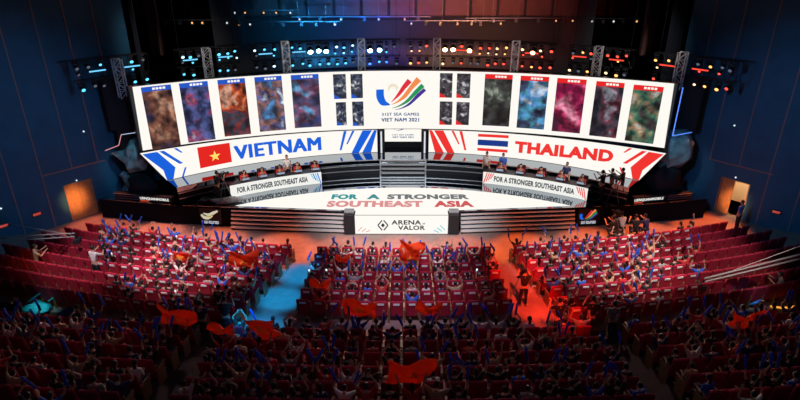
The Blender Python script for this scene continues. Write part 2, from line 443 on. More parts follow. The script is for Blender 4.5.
for k in range(4):
    mb = MB(); mb.box(-1.35, 1.35, -.15+.12*k, .0+.12*k, .23*k+.1, .23*k+.2, mat('pale_step', (.5, .5, .5), .35, .6)); mb.obj('tread', parent=r)
    mb = MB(); mb.box(-1.33, 1.33, -.12+.12*k, -.01+.12*k, .23*k, .23*k+.1, M_PLATE); mb.obj('riser', parent=r)
for sx in (-1, 1):
    mb = MB(); mb.box(sx*1.40-.04, sx*1.40+.04, -.2, .4, 0, .93, M_SILVER); mb.obj('side_cheek', parent=r)

# upper LED wall
r = thing('upper_led_wall', 'tall curved white LED wall with portrait panels and the games emblem', 'screen', (0, 0, 0))
mb = MB(); ring(mb, RW, RW+.25, 3.66, 7.3, -1, 1, M_BLACK, 2)
mb = MB()
for a0 in range(-44, 44, 4):
    pass
n = 60; vs = []; fs = []
for i in range(n+1):
    a = -43.6+87.1*i/n
    for (o, w) in ((0, 0), (0, 1), (.3, 1), (.3, 0)):
        vs.append(arc(a, RW+o, up_z(a, w)+(-.03 if w == 0 else .03)))
for i in range(n):
    b = 4*i
    for k in range(1, 4): q = (k+1) % 4; fs.append((b+k, b+4+k, b+4+q, b+q))
fs += [(0, 1, 2, 3), (4*n+3, 4*n+2, 4*n+1, 4*n)]
mb.add(vs, fs, M_DARK); mb.obj('housing', parent=r)
mb = MB(); surf(up_z, [(-43.3, 0), (43.4, 0), (43.0, 1), (-43.0, 1)], M_WHITE, mb, .0, 70, 1); mb.obj('display', parent=r)
def upq(mb, px, m, off=.03, nx=4, ny=1):
    surf(up_z, px, m, mb, off, nx, ny)
PAL = [[(.03, .03, .10), (.22, .08, .05), (.10, .05, .05), (.55, .28, .18), (.75, .5, .42)],
       [(.03, .03, .15), (.10, .14, .40), (.5, .6, .85), (.05, .06, .16), (.45, .06, .12)],
       [(.04, .06, .10), (.30, .03, .02), (.75, .14, .04), (.08, .04, .04), (.95, .5, .35)],
       [(.85, .88, .95), (.08, .12, .35), (.45, .2, .16), (.10, .12, .2), (.1, .3, .65)],
       [(.04, .05, .2), (.25, .07, .14), (.08, .08, .18), (.15, .4, .7), (.03, .04, .15)],
       [(.01, .012, .01), (.07, .08, .07), (.02, .02, .02), (.35, .4, .32), (.06, .06, .06)],
       [(.1, .35, .8), (.03, .03, .08), (.65, .75, .85), (.05, .1, .2), (.08, .35, .5)],
       [(.35, .01, .08), (.75, .07, .2), (.10, .01, .05), (.95, .35, .5), (.2, .01, .06)],
       [(.015, .015, .03), (.06, .05, .07), (.02, .02, .03), (.3, .3, .36), (.2, .03, .06)],
       [(.03, .04, .03), (.40, .25, .14), (.06, .05, .05), (.65, .65, .6), (.05, .2, .13)]]
PORT = [(-41.9, -37.6), (-36.4, -32.1), (-30.6, -26.3), (-24.8, -20.4), (-18.9, -14.3), (13.9, 18.5), (19.8, 24.4), (25.7, 30.3), (31.8, 36.05), (37.4, 41.7)]
side_name = ['outermost left', 'second from left', 'third from left', 'fourth from left', 'fifth from left']
for i, (a0, a1) in enumerate(PORT):
    am = (a0+a1)/2; zb = 3.97 if i < 5 else 4.0+.3*((am/42)**2); zt = 7.18+.25*(am/42)**2
    wb, wt = up_w(am, zb), up_w(am, zt)
    mb = MB(); k = 5; upq(mb, [(a0, wb), (a1, wb), (a1, wt), (a0, wt)], None, .02, k)
    me = mb.mesh('portrait_panel', [art('portrait_art.%02d' % i, PAL[i], i+2)])
    uvl = me.uv_layers.new(name='UVMap')
    nv = k+1
    for l in me.loops:
        j, q = divmod(l.vertex_index, nv); uvl.data[l.index].uv = (q/k, j)
    pan = link('portrait_panel', me, r)
    mb = MB(); hb = wt-.075
    upq(mb, [(a0, hb), (a1, hb), (a1, wt), (a0, wt)], glow('led_blue_header', (.02, .10, .55)) if i < 5 else glow('led_red_header', (.8, .02, .02)), .03)
    c = am + .3
    for q in range(4): upq(mb, [(c-.9+.5*q, hb+.022), (c-.9+.5*q+.38, hb+.022), (c-.9+.5*q+.38, hb+.055), (c-.9+.5*q, hb+.055)], M_WHITE, .04, 1)
    mb.obj('name_bar', parent=pan)
SMALL = [(-11.9, -9.75, 5.63, 7.14), (-8.95, -6.92, 5.63, 7.12), (-11.65, -9.9, 3.95, 5.42), (-8.85, -6.9, 3.87, 5.42),
         (6.3, 8.45, 5.66, 7.16), (9.2, 11.5, 5.68, 7.17), (6.4, 8.6, 3.93, 5.42), (9.3, 11.55, 3.97, 5.42)]
for i, (a0, a1, z0, z1) in enumerate(SMALL):
    am = (a0+a1)/2; mb = MB(); k = 3
    q = [(a0, up_w(am, z0)), (a1, up_w(am, z0)), (a1, up_w(am, z1)), (a0, up_w(am, z1))]
    upq(mb, q, None, .02, k)
    pal = [(.02, .03, .06), (.06, .08, .14), (.7, .72, .75), (.03, .04, .07), (.12, .14, .2)] if i < 4 else [(.02, .02, .025), (.09, .09, .11), (.65, .65, .68), (.03, .03, .04), (.1, .08, .1)]
    me = mb.mesh('small_portrait_panel', [art('small_art.%02d' % i, pal, i+20, 4.5)])
    uvl = me.uv_layers.new(name='UVMap')
    for l in me.loops:
        j, qq = divmod(l.vertex_index, k+1); uvl.data[l.index].uv = (qq/k, j)
    pan = link('small_portrait_panel', me, r)
    mb = MB(); w0 = q[0][1]; w1 = w0+.075
    upq(mb, [(a0, w0), (a0+1.3, w0), (a0+.2, w1), (a0, w1)], glow('led_blue_header', (.02, .10, .55)) if i < 4 else glow('led_red_header', (.8, .02, .02)), .03, 1)
    mb.obj('corner_marker', parent=pan)
# games emblem (curved bands) : picture coordinates of the emblem, metres on the wall
def CW(px, py, off=.03, k=.063):
    return arc(math.degrees((px-402.5)*k/RW), RW-off, 7.25-(py-71)*k)
def bandpath(pts, widths, m, mb, fn, n=14):
    """smooth ribbon through pts (Catmull-Rom)"""
    P = [Vector(p) for p in pts]; P = [P[0]*2-P[1]]+P+[P[-1]*2-P[-2]]
    out = []
    for i in range(1, len(P)-2):
        for k in range(n):
            t = k/n; a, b, c, d = P[i-1:i+3]
            out.append((.5*((2*b)+(-a+c)*t+(2*a-5*b+4*c-d)*t*t+(-a+3*b-3*c+d)*t**3), widths[i-1]*(1-t)+widths[i]*t))
    out.append((P[-2], widths[-1])); vs = []
    for i, (p, w) in enumerate(out):
        q = out[min(i+1, len(out)-1)][0]-out[max(i-1, 0)][0]
        nn = Vector((-q.y, q.x)).normalized()*w
        vs += [fn(p.x+nn.x, p.y+nn.y), fn(p.x-nn.x, p.y-nn.y)]
    mb.add(vs, [(2*i, 2*i+1, 2*i+3, 2*i+2) for i in range(len(out)-1)], m)
EM = dict(blue=glow('led_emblem_blue', (.01, .13, .72)), red=glow('led_emblem_red', (.75, .03, .05)), orange=glow('led_emblem_orange', (.9, .27, .08)), green=glow('led_emblem_green', (.02, .30, .10)), purple=glow('led_emblem_purple', (.06, .03, .30)))
def emblem(mb, fn):
    bandpath([(380.0, 88.6), (380.2, 96), (383, 101.5), (389.5, 104)], [3.7, 3.8, 3.4, .5], EM['blue'], mb, fn)
    bandpath([(409, 80), (403.5, 86.5), (398, 94), (391, 101.5)], [2.6, 2.2, 1.5, .2], EM['red'], mb, fn)
    bandpath([(418, 78.5), (411, 86.5), (404, 95.5), (397, 101), (391, 104)], [3.0, 2.2, 1.9, .8, .2], EM['orange'], mb, fn)
    bandpath([(422, 84.5), (415, 91.5), (407, 100), (399, 105), (391.5, 107.5)], [2.2, 2.0, 1.5, .7, .15], EM['green'], mb, fn)
    bandpath([(424, 88.5), (417, 95), (409, 103), (401, 107.5), (394, 109)], [1.7, 1.8, 1.2, .5, .1], EM['purple'], mb, fn)
mb = MB(); bandpath([(388.5, 90), (389.5, 86), (393, 84.5), (396.5, 86.5), (396, 90)], [.5, 1.4, 1.6, 1.3, .4], glow('led_pale_gold', (.86, .76, .58)), mb, CW); emblem(mb, CW); mb.obj('games_emblem', parent=r)
mb = MB()
text_mb('31ST SEA GAMES', lambda u, v: CW(381.5+37*u, 115-2.9*v), glow('led_text_navy', (.02, .08, .25)), .03, mb=mb)
text_mb('VIET NAM 2021', lambda u, v: CW(381+37.5*u, 121-3.6*v), glow('led_text_navy', (.02, .08, .25)), .04, mb=mb)
mb.obj('lettering', parent=r)

# lower LED strips
def LW(px, w, k=.175): return ((px-403)*k, w)
M_BLU = glow('led_stripe_blue', (.01, .12, .72)); M_RED = glow('led_stripe_red', (.88, .035, .03)); M_NAVY = glow('led_navy', (.01, .04, .25))
for sx in (-1, 1):
    nm = 'blue striped' if sx < 0 else 'red striped'
    lab = 'curved lower LED strip with flag and the word VIETNAM in blue' if sx < 0 else 'curved lower LED strip with flag and the word THAILAND in red'
    r = thing('lower_led_strip', lab, 'screen', (0, 0, 0), 0, None)
    def M(q): return [(sx*a, w) for a, w in q] if sx > 0 else [(-q[1][0], q[1][1]), (-q[0][0], q[0][1]), (-q[3][0], q[3][1]), (-q[2][0], q[2][1])]
    q = [(4.6, 0), (40.6, 0), (43.8, 1), (4.6, 1)]
    vs = []; fs = []; n = 40
    for i in range(n+1):
        s = i/n
        for o, w in ((.01, 0), (.01, 1), (.25, 1), (.25, 0)):
            a = 4.5 + ((40.7 if w == 0 else 43.9)-4.5)*s
            vs.append(arc(sx*a, RW+o, lo_z(a, w)))
    for i in range(n):
        b = 4*i
        for k in range(4): qq = (k+1) % 4; fs.append((b+k, b+4+k, b+4+qq, b+qq))
    fs += [(0, 1, 2, 3), (4*n+3, 4*n+2, 4*n+1, 4*n)]
    mb = MB(); mb.add(vs, fs, M_DARK); mb.obj('housing', parent=r)
    mb = MB(); surf(lo_z, M([(4.6, .005), (40.6, .005), (43.8, .99), (4.6, .99)]), M_WHITE, mb, 0., 44); mb.obj('display', parent=r)
    S = M_BLU if sx < 0 else M_RED
    A = lambda p: (403-p)*.175
    sq = []
    for b0, b1, t0, t1, w0, w1 in ((350, 357.5, 362, 371.5, 0, 1), (361, 370, 373.5, 376.5, 0, 1), (338, 340, 343, 346, .15, 1), (345, 346.5, 351.5, 354, .4, 1)):
        sq.append([(A(b1), w0+.01), (A(b0), w0+.01), (A(t0), w1-.02), (A(t1), w1-.02)])
    sq += [[(39.0, .36), (40.9, .36), (43.5, .95), (41.3, .95)], [(39.6, .01), (40.6, .01), (40.9, .37), (39.0, .37)], [(37.7, .45), (38.3, .45), (41.0, .95), (40.3, .95)],
           [(37.5, .80), (37.8, .80), (38.8, .97), (38.3, .97)], [(38.0, .0), (38.3, .0), (37.6, .30), (37.3, .30)]]
    for q in sq:
        mb = MB(); surf(lo_z, M(q), S, mb, .02); mb.obj('stripe', parent=r)
    mb = MB()
    if sx < 0:
        text_mb('VIETNAM', lambda u, v: arc(-29.3+14.6*u, RW-.03, 2.45+.82*v+.05*(1-u)), M_BLU, .045, mb=mb)
    else:
        text_mb('THAILAND', lambda u, v: arc(19.8+16.3*u, RW-.03, 2.47+.74*v+.32*u**1.6), M_RED, .06, mb=mb)
    mb.obj('lettering', parent=r)
    if sx < 0:
        fl = MB(); surf(lo_z, [(-35.2, .16), (-30.0, .19), (-30.0, .90), (-35.2, .88)], glow('led_flag_red', (.78, .02, .015)), fl, .02); fl = fl.obj('flag_picture', parent=r)
        mb = MB(); c = (-32.6, 2.93); P = []
        for k in range(10):
            rr = .34 if k % 2 == 0 else .135; t = PI/2+k*PI/5
            P.append(arc(c[0]+math.degrees(rr*math.cos(t)/RW), RW-.035, c[1]+rr*math.sin(t)))
        P.append(arc(c[0], RW-.035, c[1]))
        mb.add(P, [(k, (k+1) % 10, 10) for k in range(10)], glow('led_yellow', (1., .75, .15))); mb.obj('flag_star', parent=fl)
    else:
        fl = MB()
        for k, m in enumerate((M_RED, M_WHITE, M_NAVY, M_NAVY, M_WHITE, M_RED)):
            w1 = .90-.12*k; surf(lo_z, [(13.3, w1-.12), (18.6, w1-.10), (18.6, w1+.02), (13.3, w1)], m, fl, .02)
        fl.obj('flag_picture', parent=r)

# central doorway in the strip: pillars and an inner screen
for sx in (-1, 1):
    r = thing('entrance_pillar', 'slim black and white pillar at the %s of the central stage entrance' % ('left' if sx < 0 else 'right'), 'pillar', (sx*1.38, 34.15, 2.06))
    mb = MB(); mb.box(-.17, .17, -.1, .3, 0, 1.5, M_BLACK); mb.obj('pillar_body', parent=r)
    mb = MB(); mb.box(-.05, .05, -.115, -.1, .02, 1.45, glow('led_pale', (.75, .78, .85))); mb.obj('light_strip', parent=r)
r = thing('entrance_screen', 'white screen with emblem seen through the central stage entrance', 'screen', (0, 35.3, 2.06))
mb = MB(); mb.box(-1.6, 1.6, 0, .2, 0, 2.6, M_BLACK); mb.obj('housing', parent=r)
mb = MB(); mb.box(-1.2, 1.2, -.015, 0, .38, 2.55, M_WHITE); mb.obj('display', parent=r)
mb = MB()
fn = lambda px, py: ((px-402.5)*.055, -.03, 1.05-(py-104)*.055+.35)
emblem(mb, fn); text_mb('31ST SEA GAMES', lambda u, v: (-.7+1.4*u, -.03, .80+.09*v), glow('led_text_navy', (.02, .08, .25)), .03, mb=mb)
text_mb('VIET NAM 2021', lambda u, v: (-.7+1.4*u, -.03, .62+.12*v), glow('led_text_navy', (.02, .08, .25)), .03, mb=mb)
mb.obj('games_emblem', parent=r)

# ------------------------------------------------------------------ people
def skin_mesh(verts, edges, radii, name, sub=1):
    me = bpy.data.meshes.new('tmp'); me.from_pydata(verts, edges, [])
    o = bpy.data.objects.new('tmp', me); COL.objects.link(o)
    sm = o.modifiers.new('s', 'SKIN'); sm.use_smooth_shade = True
    for i, d in enumerate(me.skin_vertices[0].data):
        r = radii[i]; d.radius = r if isinstance(r, tuple) else (r, r); d.use_root = i == 0
    if sub: ss = o.modifiers.new('u', 'SUBSURF'); ss.levels = sub
    dg = bpy.context.evaluated_depsgraph_get()
    out = bpy.data.meshes.new_from_object(o.evaluated_get(dg))
    v = [tuple(q.co) for q in out.vertices]; f = [tuple(p.vertices) for p in out.polygons]
    bpy.data.objects.remove(o); bpy.data.meshes.remove(me); bpy.data.meshes.remove(out)
    return v, f
def person_parts(pose, seated=True, lean=0.0, fem=False, crouch=False):
    """returns dict of meshes + wrist data; faces +y, origin on the floor under the hips"""
    V = Vector
    hipz = .50 if seated else .93
    if crouch: hipz = .42
    pel = V((0, 0, hipz)); sp = V((0, .02+lean*.2, hipz+.2)); ch = V((0, .01+lean*.45, hipz+.40)); nb = V((0, lean*.55, hipz+.52)); nt = V((0, .015+lean*.65, hipz+.62))
    hc = nt + V((0, .02+lean*.05, .10))
    vs = [pel, sp, ch, nb, nt]; ed = [(0, 1), (1, 2), (2, 3), (3, 4)]; ra = [(.14, .11), (.125, .095), (.15, .10), (.065, .06), (.05, .05)]
    arms = []; shl = .175 if not fem else .155
    tv = [pel, sp, ch, nb]; te = [(0, 1), (1, 2), (2, 3)]; tr = [(.155, .125), (.14, .11), (.165, .115), (.075, .07)]
    for si, sx in enumerate((-1, 1)):
        ua, fa = pose[si]; ua = V((ua[0]*sx, ua[1], ua[2])).normalized(); fa = V((fa[0]*sx, fa[1], fa[2])).normalized()
        sh = ch + V((sx*shl, lean*.05, .085 + (.03 if ua.z > 0 else 0)))
        el = sh + ua*.28; wr = el + fa*.25; pa = wr + fa*.08
        b = len(vs); vs += [sh, (sh+el)/2, el, (el*.6+wr*.4), wr, pa]
        ed += [(2, b), (b, b+1), (b+1, b+2), (b+2, b+3), (b+3, b+4), (b+4, b+5)]
        ra += [.062, .048, .040, .038, .026, (.036, .018)]
        side = V((1, 0, 0))*sx if abs(fa.x) < .8 else V((0, 0, 1)); side = (side - fa*side.dot(fa)).normalized()
        nrm = fa.cross(side).normalized(); nrm = nrm if nrm.dot(V((0, -1, 0))) < 0 else -nrm
        for k in range(4):   # fingers
            off = (k-1.5)*.021; L = (.062, .075, .08, .06)[3-k]
            f0 = pa + side*off + fa*.03; f1 = f0 + fa*L*.55 + side*off*.25; f2 = f1 + (fa+nrm*.7).normalized()*L*.45
            c = len(vs); vs += [f0, f1, f2]; ed += [(b+5, c), (c, c+1), (c+1, c+2)]; ra += [.011, .010, .008]
        t0 = wr + fa*.03 - side*.022; t1 = t0 - side*.035 + fa*.03 + nrm*.01; t2 = t1 + fa*.03
        c = len(vs); vs += [t0, t1, t2]; ed += [(b+4, c), (c, c+1), (c+1, c+2)]; ra += [.013, .012, .009]
        arms.append((wr, pa, fa, side))
        c = len(tv); tv += [sh, (sh+el)/2, sh*.25+el*.75]; te += [(2, c), (c, c+1), (c+1, c+2)]; tr += [.078, .064, .060]
    lv = [pel + V((0, 0, .04)), pel]; le = [(0, 1)]; lr = [(.15, .12), (.16, .13)]; feet = []
    for sx in (-1, 1):
        if seated: hp = pel + V((sx*.09, .05, -.02)); kn = V((sx*.13, .46, .50)); an = V((sx*.12, .42, .09)); to = an + V((0, .16, -.05))
        elif crouch: hp = pel + V((sx*.1, .03, 0)); kn = V((sx*.2, .38, .48)); an = V((sx*.15, .12, .09)); to = an + V((sx*.02, .16, -.05))
        else: hp = pel + V((sx*.09, 0, -.05)); kn = V((sx*.11, .02, .49)); an = V((sx*.12, -.02, .09)); to = an + V((sx*.02, .16, -.05))
        b = len(vs); vs += [hp, (hp+kn)/2, kn, kn*.65+an*.35, an, to]; ed += [(0, b)] + [(b+k, b+k+1) for k in range(5)]
        ra += [.09, .075, .055, .052, .036, .03]
        c = len(lv); lv += [hp, (hp+kn)/2, kn, kn*.5+an*.5, an]; le += [(1, c)] + [(c+k, c+k+1) for k in range(4)]; lr += [.105, .088, .068, .06, .052]
        feet.append(an)
    v, f = skin_mesh(vs, ed, ra, 'b')
    mb = MB(); mb.mats = [M_SKIN, M_EYE, M_LIP]; mb.add(v, f, M_SKIN)
    mb.ball(hc, 1, 12, 9, M_SKIN, (.077, .095, .118))
    mb.ball(hc+V((0, .012, -.07)), 1, 10, 6, M_SKIN, (.055, .072, .058))
    mb.ball(hc+V((0, .098, -.018)), 1, 6, 5, M_SKIN, (.013, .02, .024))
    for sx in (-1, 1):
        mb.ball(hc+V((sx*.079, 0, -.01)), 1, 6, 5, M_SKIN, (.012, .02, .032))
        mb.ball(hc+V((sx*.03, .084, .008)), 1, 6, 4, M_EYE, (.014, .01, .008))
    mb.ball(hc+V((0, .082, -.062)), 1, 6, 4, M_LIP, (.024, .008, .007))
    out = {'body': mb}
    v, f = skin_mesh(tv, te, tr, 's'); out['shirt'] = MB().add(v, f)
    v, f = skin_mesh(lv, le, lr, 'l'); out['trousers'] = MB().add(v, f)
    mb = MB(); mb.ball(hc+V((0, -.012, .022)), 1, 12, 8, None, (.086, .098, .112))
    # cut the face side away
    keep = []
    for fc in mb.f:
        c = sum((Vector(mb.v[i]) for i in fc), Vector())/len(fc)-hc
        keep.append(not (c.y > .035 and c.z < .062) and c.z > -.075)
    mb.f = [f for f, k in zip(mb.f, keep) if k]; mb.m = [0]*len(mb.f)
    if fem:
        mb.ball(hc+V((0, -.085, -.09)), 1, 8, 6, None, (.062, .035, .15))
    out['hair'] = mb
    mb = MB()
    for an in feet: mb.box(an.x-.045, an.x+.045, an.y-.06, an.y+.19, an.z-.09, an.z+.01, bev=.02)
    out['shoes'] = mb
    out['_arms'] = arms; out['_hc'] = hc
    return out
UPB = ((.30, .28, .90), (.02, .30, .95)); LAP = ((.12, .12, -1), (-.35, .9, -.05)); CLAP = ((.45, .35, .80), (-.62, .25, .75))
WIDE = ((.65, .35, .60), (.25, .25, .95)); PHONE = ((.15, .75, -.45), (-.3, .6, .75)); BEND = ((.55, .4, .15), (-.25, .15, 1.0)); DESK = ((.15, .45, -.85), (-.2, .95, -.12))
CAM = ((.35, .5, -.5), (-.35, .7, .55)); DOWN = ((.12, 0, -1), (.02, .25, -1)); OVER = ((.35, .1, .95), (-.95, .1, .55))
POSES = {'batons': (('raising both arms'), person_parts((UPB, UPB), lean=.05)),
         'batons2': ('arms spread high', person_parts((WIDE, WIDE), lean=.1, fem=True)),
         'clap': ('clapping overhead', person_parts((CLAP, CLAP), lean=.05)),
         'clap2': ('hands joined overhead', person_parts((OVER, OVER), fem=True)),
         'lap': ('hands in lap', person_parts((LAP, LAP))),
         'lap2': ('with long hair', person_parts((LAP, LAP), fem=True, lean=.15)),
         'one': (('raising one arm'), person_parts((LAP, UPB), lean=.1)),
         'bend': ('elbows bent up', person_parts((BEND, BEND), lean=.15)),
         'phone': ('holding phone up', person_parts((PHONE, LAP), lean=.1))}
DESKP = ('', person_parts((DESK, DESK), lean=.25))
STAND = ('', person_parts((DOWN, DOWN), seated=False)); STCAM = ('', person_parts((CAM, CAM), seated=False, lean=.1)); CROUCH = ('', person_parts((CAM, CAM), seated=False, crouch=True, lean=.3))
MESHC = {}
def pmesh(key, parts):
    if key not in MESHC:
        MESHC[key] = (parts['body'].mesh('person', [M_SKIN, M_EYE, M_LIP], True), parts['shirt'].mesh('shirt', [M_SH['black']], True),
                      parts['trousers'].mesh('trousers', [M_TROU], True), parts['hair'].mesh('hair', [M_HAIR], True), parts['shoes'].mesh('shoes', [M_SHOE]))
    return MESHC[key]
def add_person(key, parts, loc, rz, shirt, label, group=None, sc=1., shoes=True, trou=None):
    b, s, t, h, sh = pmesh(key, parts)
    o = link('person', b, None, loc, rz); o.scale = (sc, sc, sc); tag(o, label, 'person', group)
    q = link('shirt', s, o); setmat(q, 0, M_SH[shirt])
    q = link('trousers', t, o)
    if trou: setmat(q, 0, trou)
    link('hair', h, o)
    if shoes: link('shoes', sh, o)
    return o
# ------------------------------------------------------------------ seats
def seat_meshes():
    R = Matrix.Rotation(math.radians(-9), 3, 'X').inverted()
    R = Matrix.Rotation(math.radians(9), 3, 'X')
    back = MB().box(-.245, .245, -.27, -.17, .30, 1.06, rot=R, c=(0, -.2, .4), bev=.035)
    cush = MB().box(-.255, .255, -.15, .30, .36, .47, bev=.03)
    fold = MB().box(-.255, .255, -.15, -.02, .40, .82, bev=.03)
    sl = MB().box(-.297, -.267, -.27, .16, 0, .60); sl.box(-.30, -.262, -.16, .24, .60, .635)
    sr = MB().box(.267, .297, -.27, .16, 0, .60); sr.box(.262, .30, -.16, .24, .60, .635)
    pat = MB().box(-.125, .125, -.290, -.268, .895, .985, rot=R, c=(0, -.2, .4))
    return dict(backrest=back, cushion=cush, folded=fold, left=sl, right=sr, patch=pat)
SM = seat_meshes()
SMM = dict(backrest=SM['backrest'].mesh('backrest', [M_SEAT], True), cushion=SM['cushion'].mesh('cushion', [M_SEAT], True), folded=SM['folded'].mesh('cushion', [M_SEAT], True),
           left=SM['left'].mesh('armrest', [M_WOOD]), right=SM['right'].mesh('armrest', [M_WOOD]), patch=SM['patch'].mesh('headrest_label', [M_PATCH]))
for k in ('backrest', 'cushion', 'folded'): SMM[k].polygons.foreach_set('use_smooth', [False]*len(SMM[k].polygons))
# seat positions
def lay(R, z, x0, x1, sec, block, row, rowfrom, facing=1):
    out = []; n = int((abs(x1)-abs(x0))/.6) if x0*x1 >= 0 else int((x1-x0)/.6)
    if x0*x1 < 0:
        xs = [x0 + (x1-x0-n*.6)/2 + .3 + .6*k for k in range(n)]
        idx = [(k+1, 'from the blue aisle') for k in range(n)]
    else:
        sg = 1 if x1 > 0 else -1; xs = []; th = math.asin(abs(x0)/R)
        for k in range(n):
            a = th + (.3+.6*k)/R; xs.append(sg*R*math.sin(a))
        idx = [(k+1, 'from the inner aisle') for k in range(n)]
    for x, (k, t) in zip(xs, idx):
        y = rowp(x, R); out.append(dict(x=x, y=y, z=z, rz=math.atan2(x, ROWC+(RC2 if R > 58.2 else 0)-y), sec=sec, block=block, row=row, k=k, t=t))
    return out
seats = []
for i in range(FS):
    R = FR0+FP*i
    if i < FN: seats += lay(R, fz(i), -4.25, 4.35, 'front', 'centre', i, 0)
    s0 = 5.35+.13*i
    lim = 18.2 - .0*i
    seats += lay(R, fz(i), -s0, -(17.2+.55*i), 'front', 'left', i, 0)
    seats += lay(R, fz(i), s0-.1, 17.8+.5*i, 'front', 'right', i, 0)
for i in range(BN):
    R = BR0+BP*i
    seats += lay(R, bz(i), -6.1, 6.6, 'rear', 'centre', i, 0)
    seats += lay(R, bz(i), -7.3, -21, 'rear', 'left', i, 0)
    seats += lay(R, bz(i), 7.9, 21, 'rear', 'right', i, 0)
vis = []
for s in seats:
    px, py = proj(s['x'], s['y'], s['z']+.9)
    s['px'], s['py'] = px, py
    if -6 < px < 806 and py < 404: 
        s['d'] = math.sqrt(s['x']**2+s['y']**2+(H-s['z'])**2); vis.append(s)
vis.sort(key=lambda s: s['d'])
# who sits where
rnd = random.Random(11)
SHK = ['black', 'black', 'navy', 'black', 'navy', 'grey', 'white', 'red', 'black', 'blue', 'tan', 'black']
for s in vis:
    px, py = s['px'], s['py']
    if s['sec'] == 'front':
        if s['block'] == 'centre': p = .78 if s['row'] < 6 else .62
        elif s['block'] == 'left': p = 0 if px < 95 else (.35 if px < 150 else .72)
        else: p = 0 if px > 700 else (.30 if px > 655 else .72)
        if s['row'] == 0 and s['block'] == 'centre': p = .25
    else: p = .80 if s['block'] == 'centre' else .66
    if rnd.random() < p:
        r = rnd.random()
        if s['sec'] == 'front': s['pose'] = 'batons' if r < .10 else 'batons2' if r < .14 else 'clap' if r < .22 else 'clap2' if r < .25 else 'one' if r < .33 else 'bend' if r < .45 else 'lap2' if r < .68 else 'phone' if r < .73 else 'lap'
        else: s['pose'] = 'batons' if r < .10 else 'batons2' if r < .14 else 'clap' if r < .30 else 'clap2' if r < .40 else 'one' if r < .48 else 'bend' if r < .60 else 'lap2' if r < .76 else 'phone' if r < .70 else 'lap'
        s['shirt'] = rnd.choice(SHK)
    else: s['pose'] = None
NBLK = {('rear', 'left'): 'rear left block', ('rear', 'centre'): 'rear centre block', ('rear', 'right'): 'rear right block', ('front', 'left'): 'front left block', ('front', 'centre'): 'front centre block', ('front', 'right'): 'front right block'}
def place(s):
    return '%s %s row, %s %s' % (NBLK[(s['sec'], s['block'])], ORD[s['row']+1], ORD[s['k']], 'from blue aisle' if s['block'] == 'centre' else 'from aisle')
BIGM = [M_SEAT, M_WOOD, M_PATCH, M_SKIN, M_EYE, M_LIP, M_HAIR, M_TROU, M_SHOE] + [M_SH[k] for k in SHIRTS]
class Merge:
    def __init__(s): s.V = []; s.L = []; s.S = []; s.M = []; s.SM = []; s.n = 0
    def add(s, mb, M4, mi, smooth):
        key = id(mb)
        if key not in Merge.cache:
            Merge.cache[key] = (np.array([tuple(v) for v in mb.v], dtype=np.float64), np.array([i for f in mb.f for i in f]), np.array([len(f) for f in mb.f]), np.array(mb.m), mb)
        v, l, c, m, _ = Merge.cache[key]
        A = np.array(M4)
        s.V.append(v @ A[:3, :3].T + A[:3, 3]); s.L.append(l+s.n); s.S.append(c)
        s.M.append(np.array(mi)[m] if isinstance(mi, (list, tuple)) else np.full(len(c), mi)); s.SM.append(np.full(len(c), smooth)); s.n += len(v)
    def obj(s, name):
        V = np.concatenate(s.V); L = np.concatenate(s.L); C = np.concatenate(s.S)
        me = bpy.data.meshes.new(name); me.vertices.add(len(V)); me.vertices.foreach_set('co', V.ravel())
        me.loops.add(len(L)); me.loops.foreach_set('vertex_index', L.astype(np.int32))
        me.polygons.add(len(C)); st = np.concatenate([[0], np.cumsum(C)[:-1]]); me.polygons.foreach_set('loop_start', st.astype(np.int32))
        for m in BIGM: me.materials.append(m)
        me.polygons.foreach_set('material_index', np.concatenate(s.M).astype(np.int32))
        me.polygons.foreach_set('use_smooth', np.concatenate(s.SM).astype(bool))
        me.update(calc_edges=True); me.validate()
        return link(name, me)
Merge.cache = {}
NSEAT = 300
ms = Merge(); mp = Merge()
for i, s in enumerate(vis):
    loc = (s['x'], s['y'], s['z']); rz = s['rz']
    haspatch = s['sec'] == 'front' and 105 < s['px'] < 690
    if i < NSEAT:
        lab = ('occupied' if s['pose'] else 'empty') + ' dark red theatre seat, ' + place(s)
        r = thing('theatre_seat', lab, 'seat', loc, rz, 'dark red theatre seats')
        link('backrest', SMM['backrest'], r); link('cushion', SMM['cushion' if s['pose'] else 'folded'], r)
        link('armrest', SMM['left'], r); link('armrest', SMM['right'], r)
        if haspatch: link('headrest_label', SMM['patch'], r)
    else:
        M4 = Matrix.Translation(loc) @ Matrix.Rotation(rz, 4, 'Z')
        ms.add(SM['backrest'], M4, 0, False); ms.add(SM['cushion' if s['pose'] else 'folded'], M4, 0, False)
        ms.add(SM['left'], M4, 1, False); ms.add(SM['right'], M4, 1, False)
        if haspatch: ms.add(SM['patch'], M4, 2, False)
tag(ms.obj('theatre_seats'), 'dark red theatre seats in curved rows nearer the stage', 'seats', kind='stuff')
NP = 300; np_ = 0
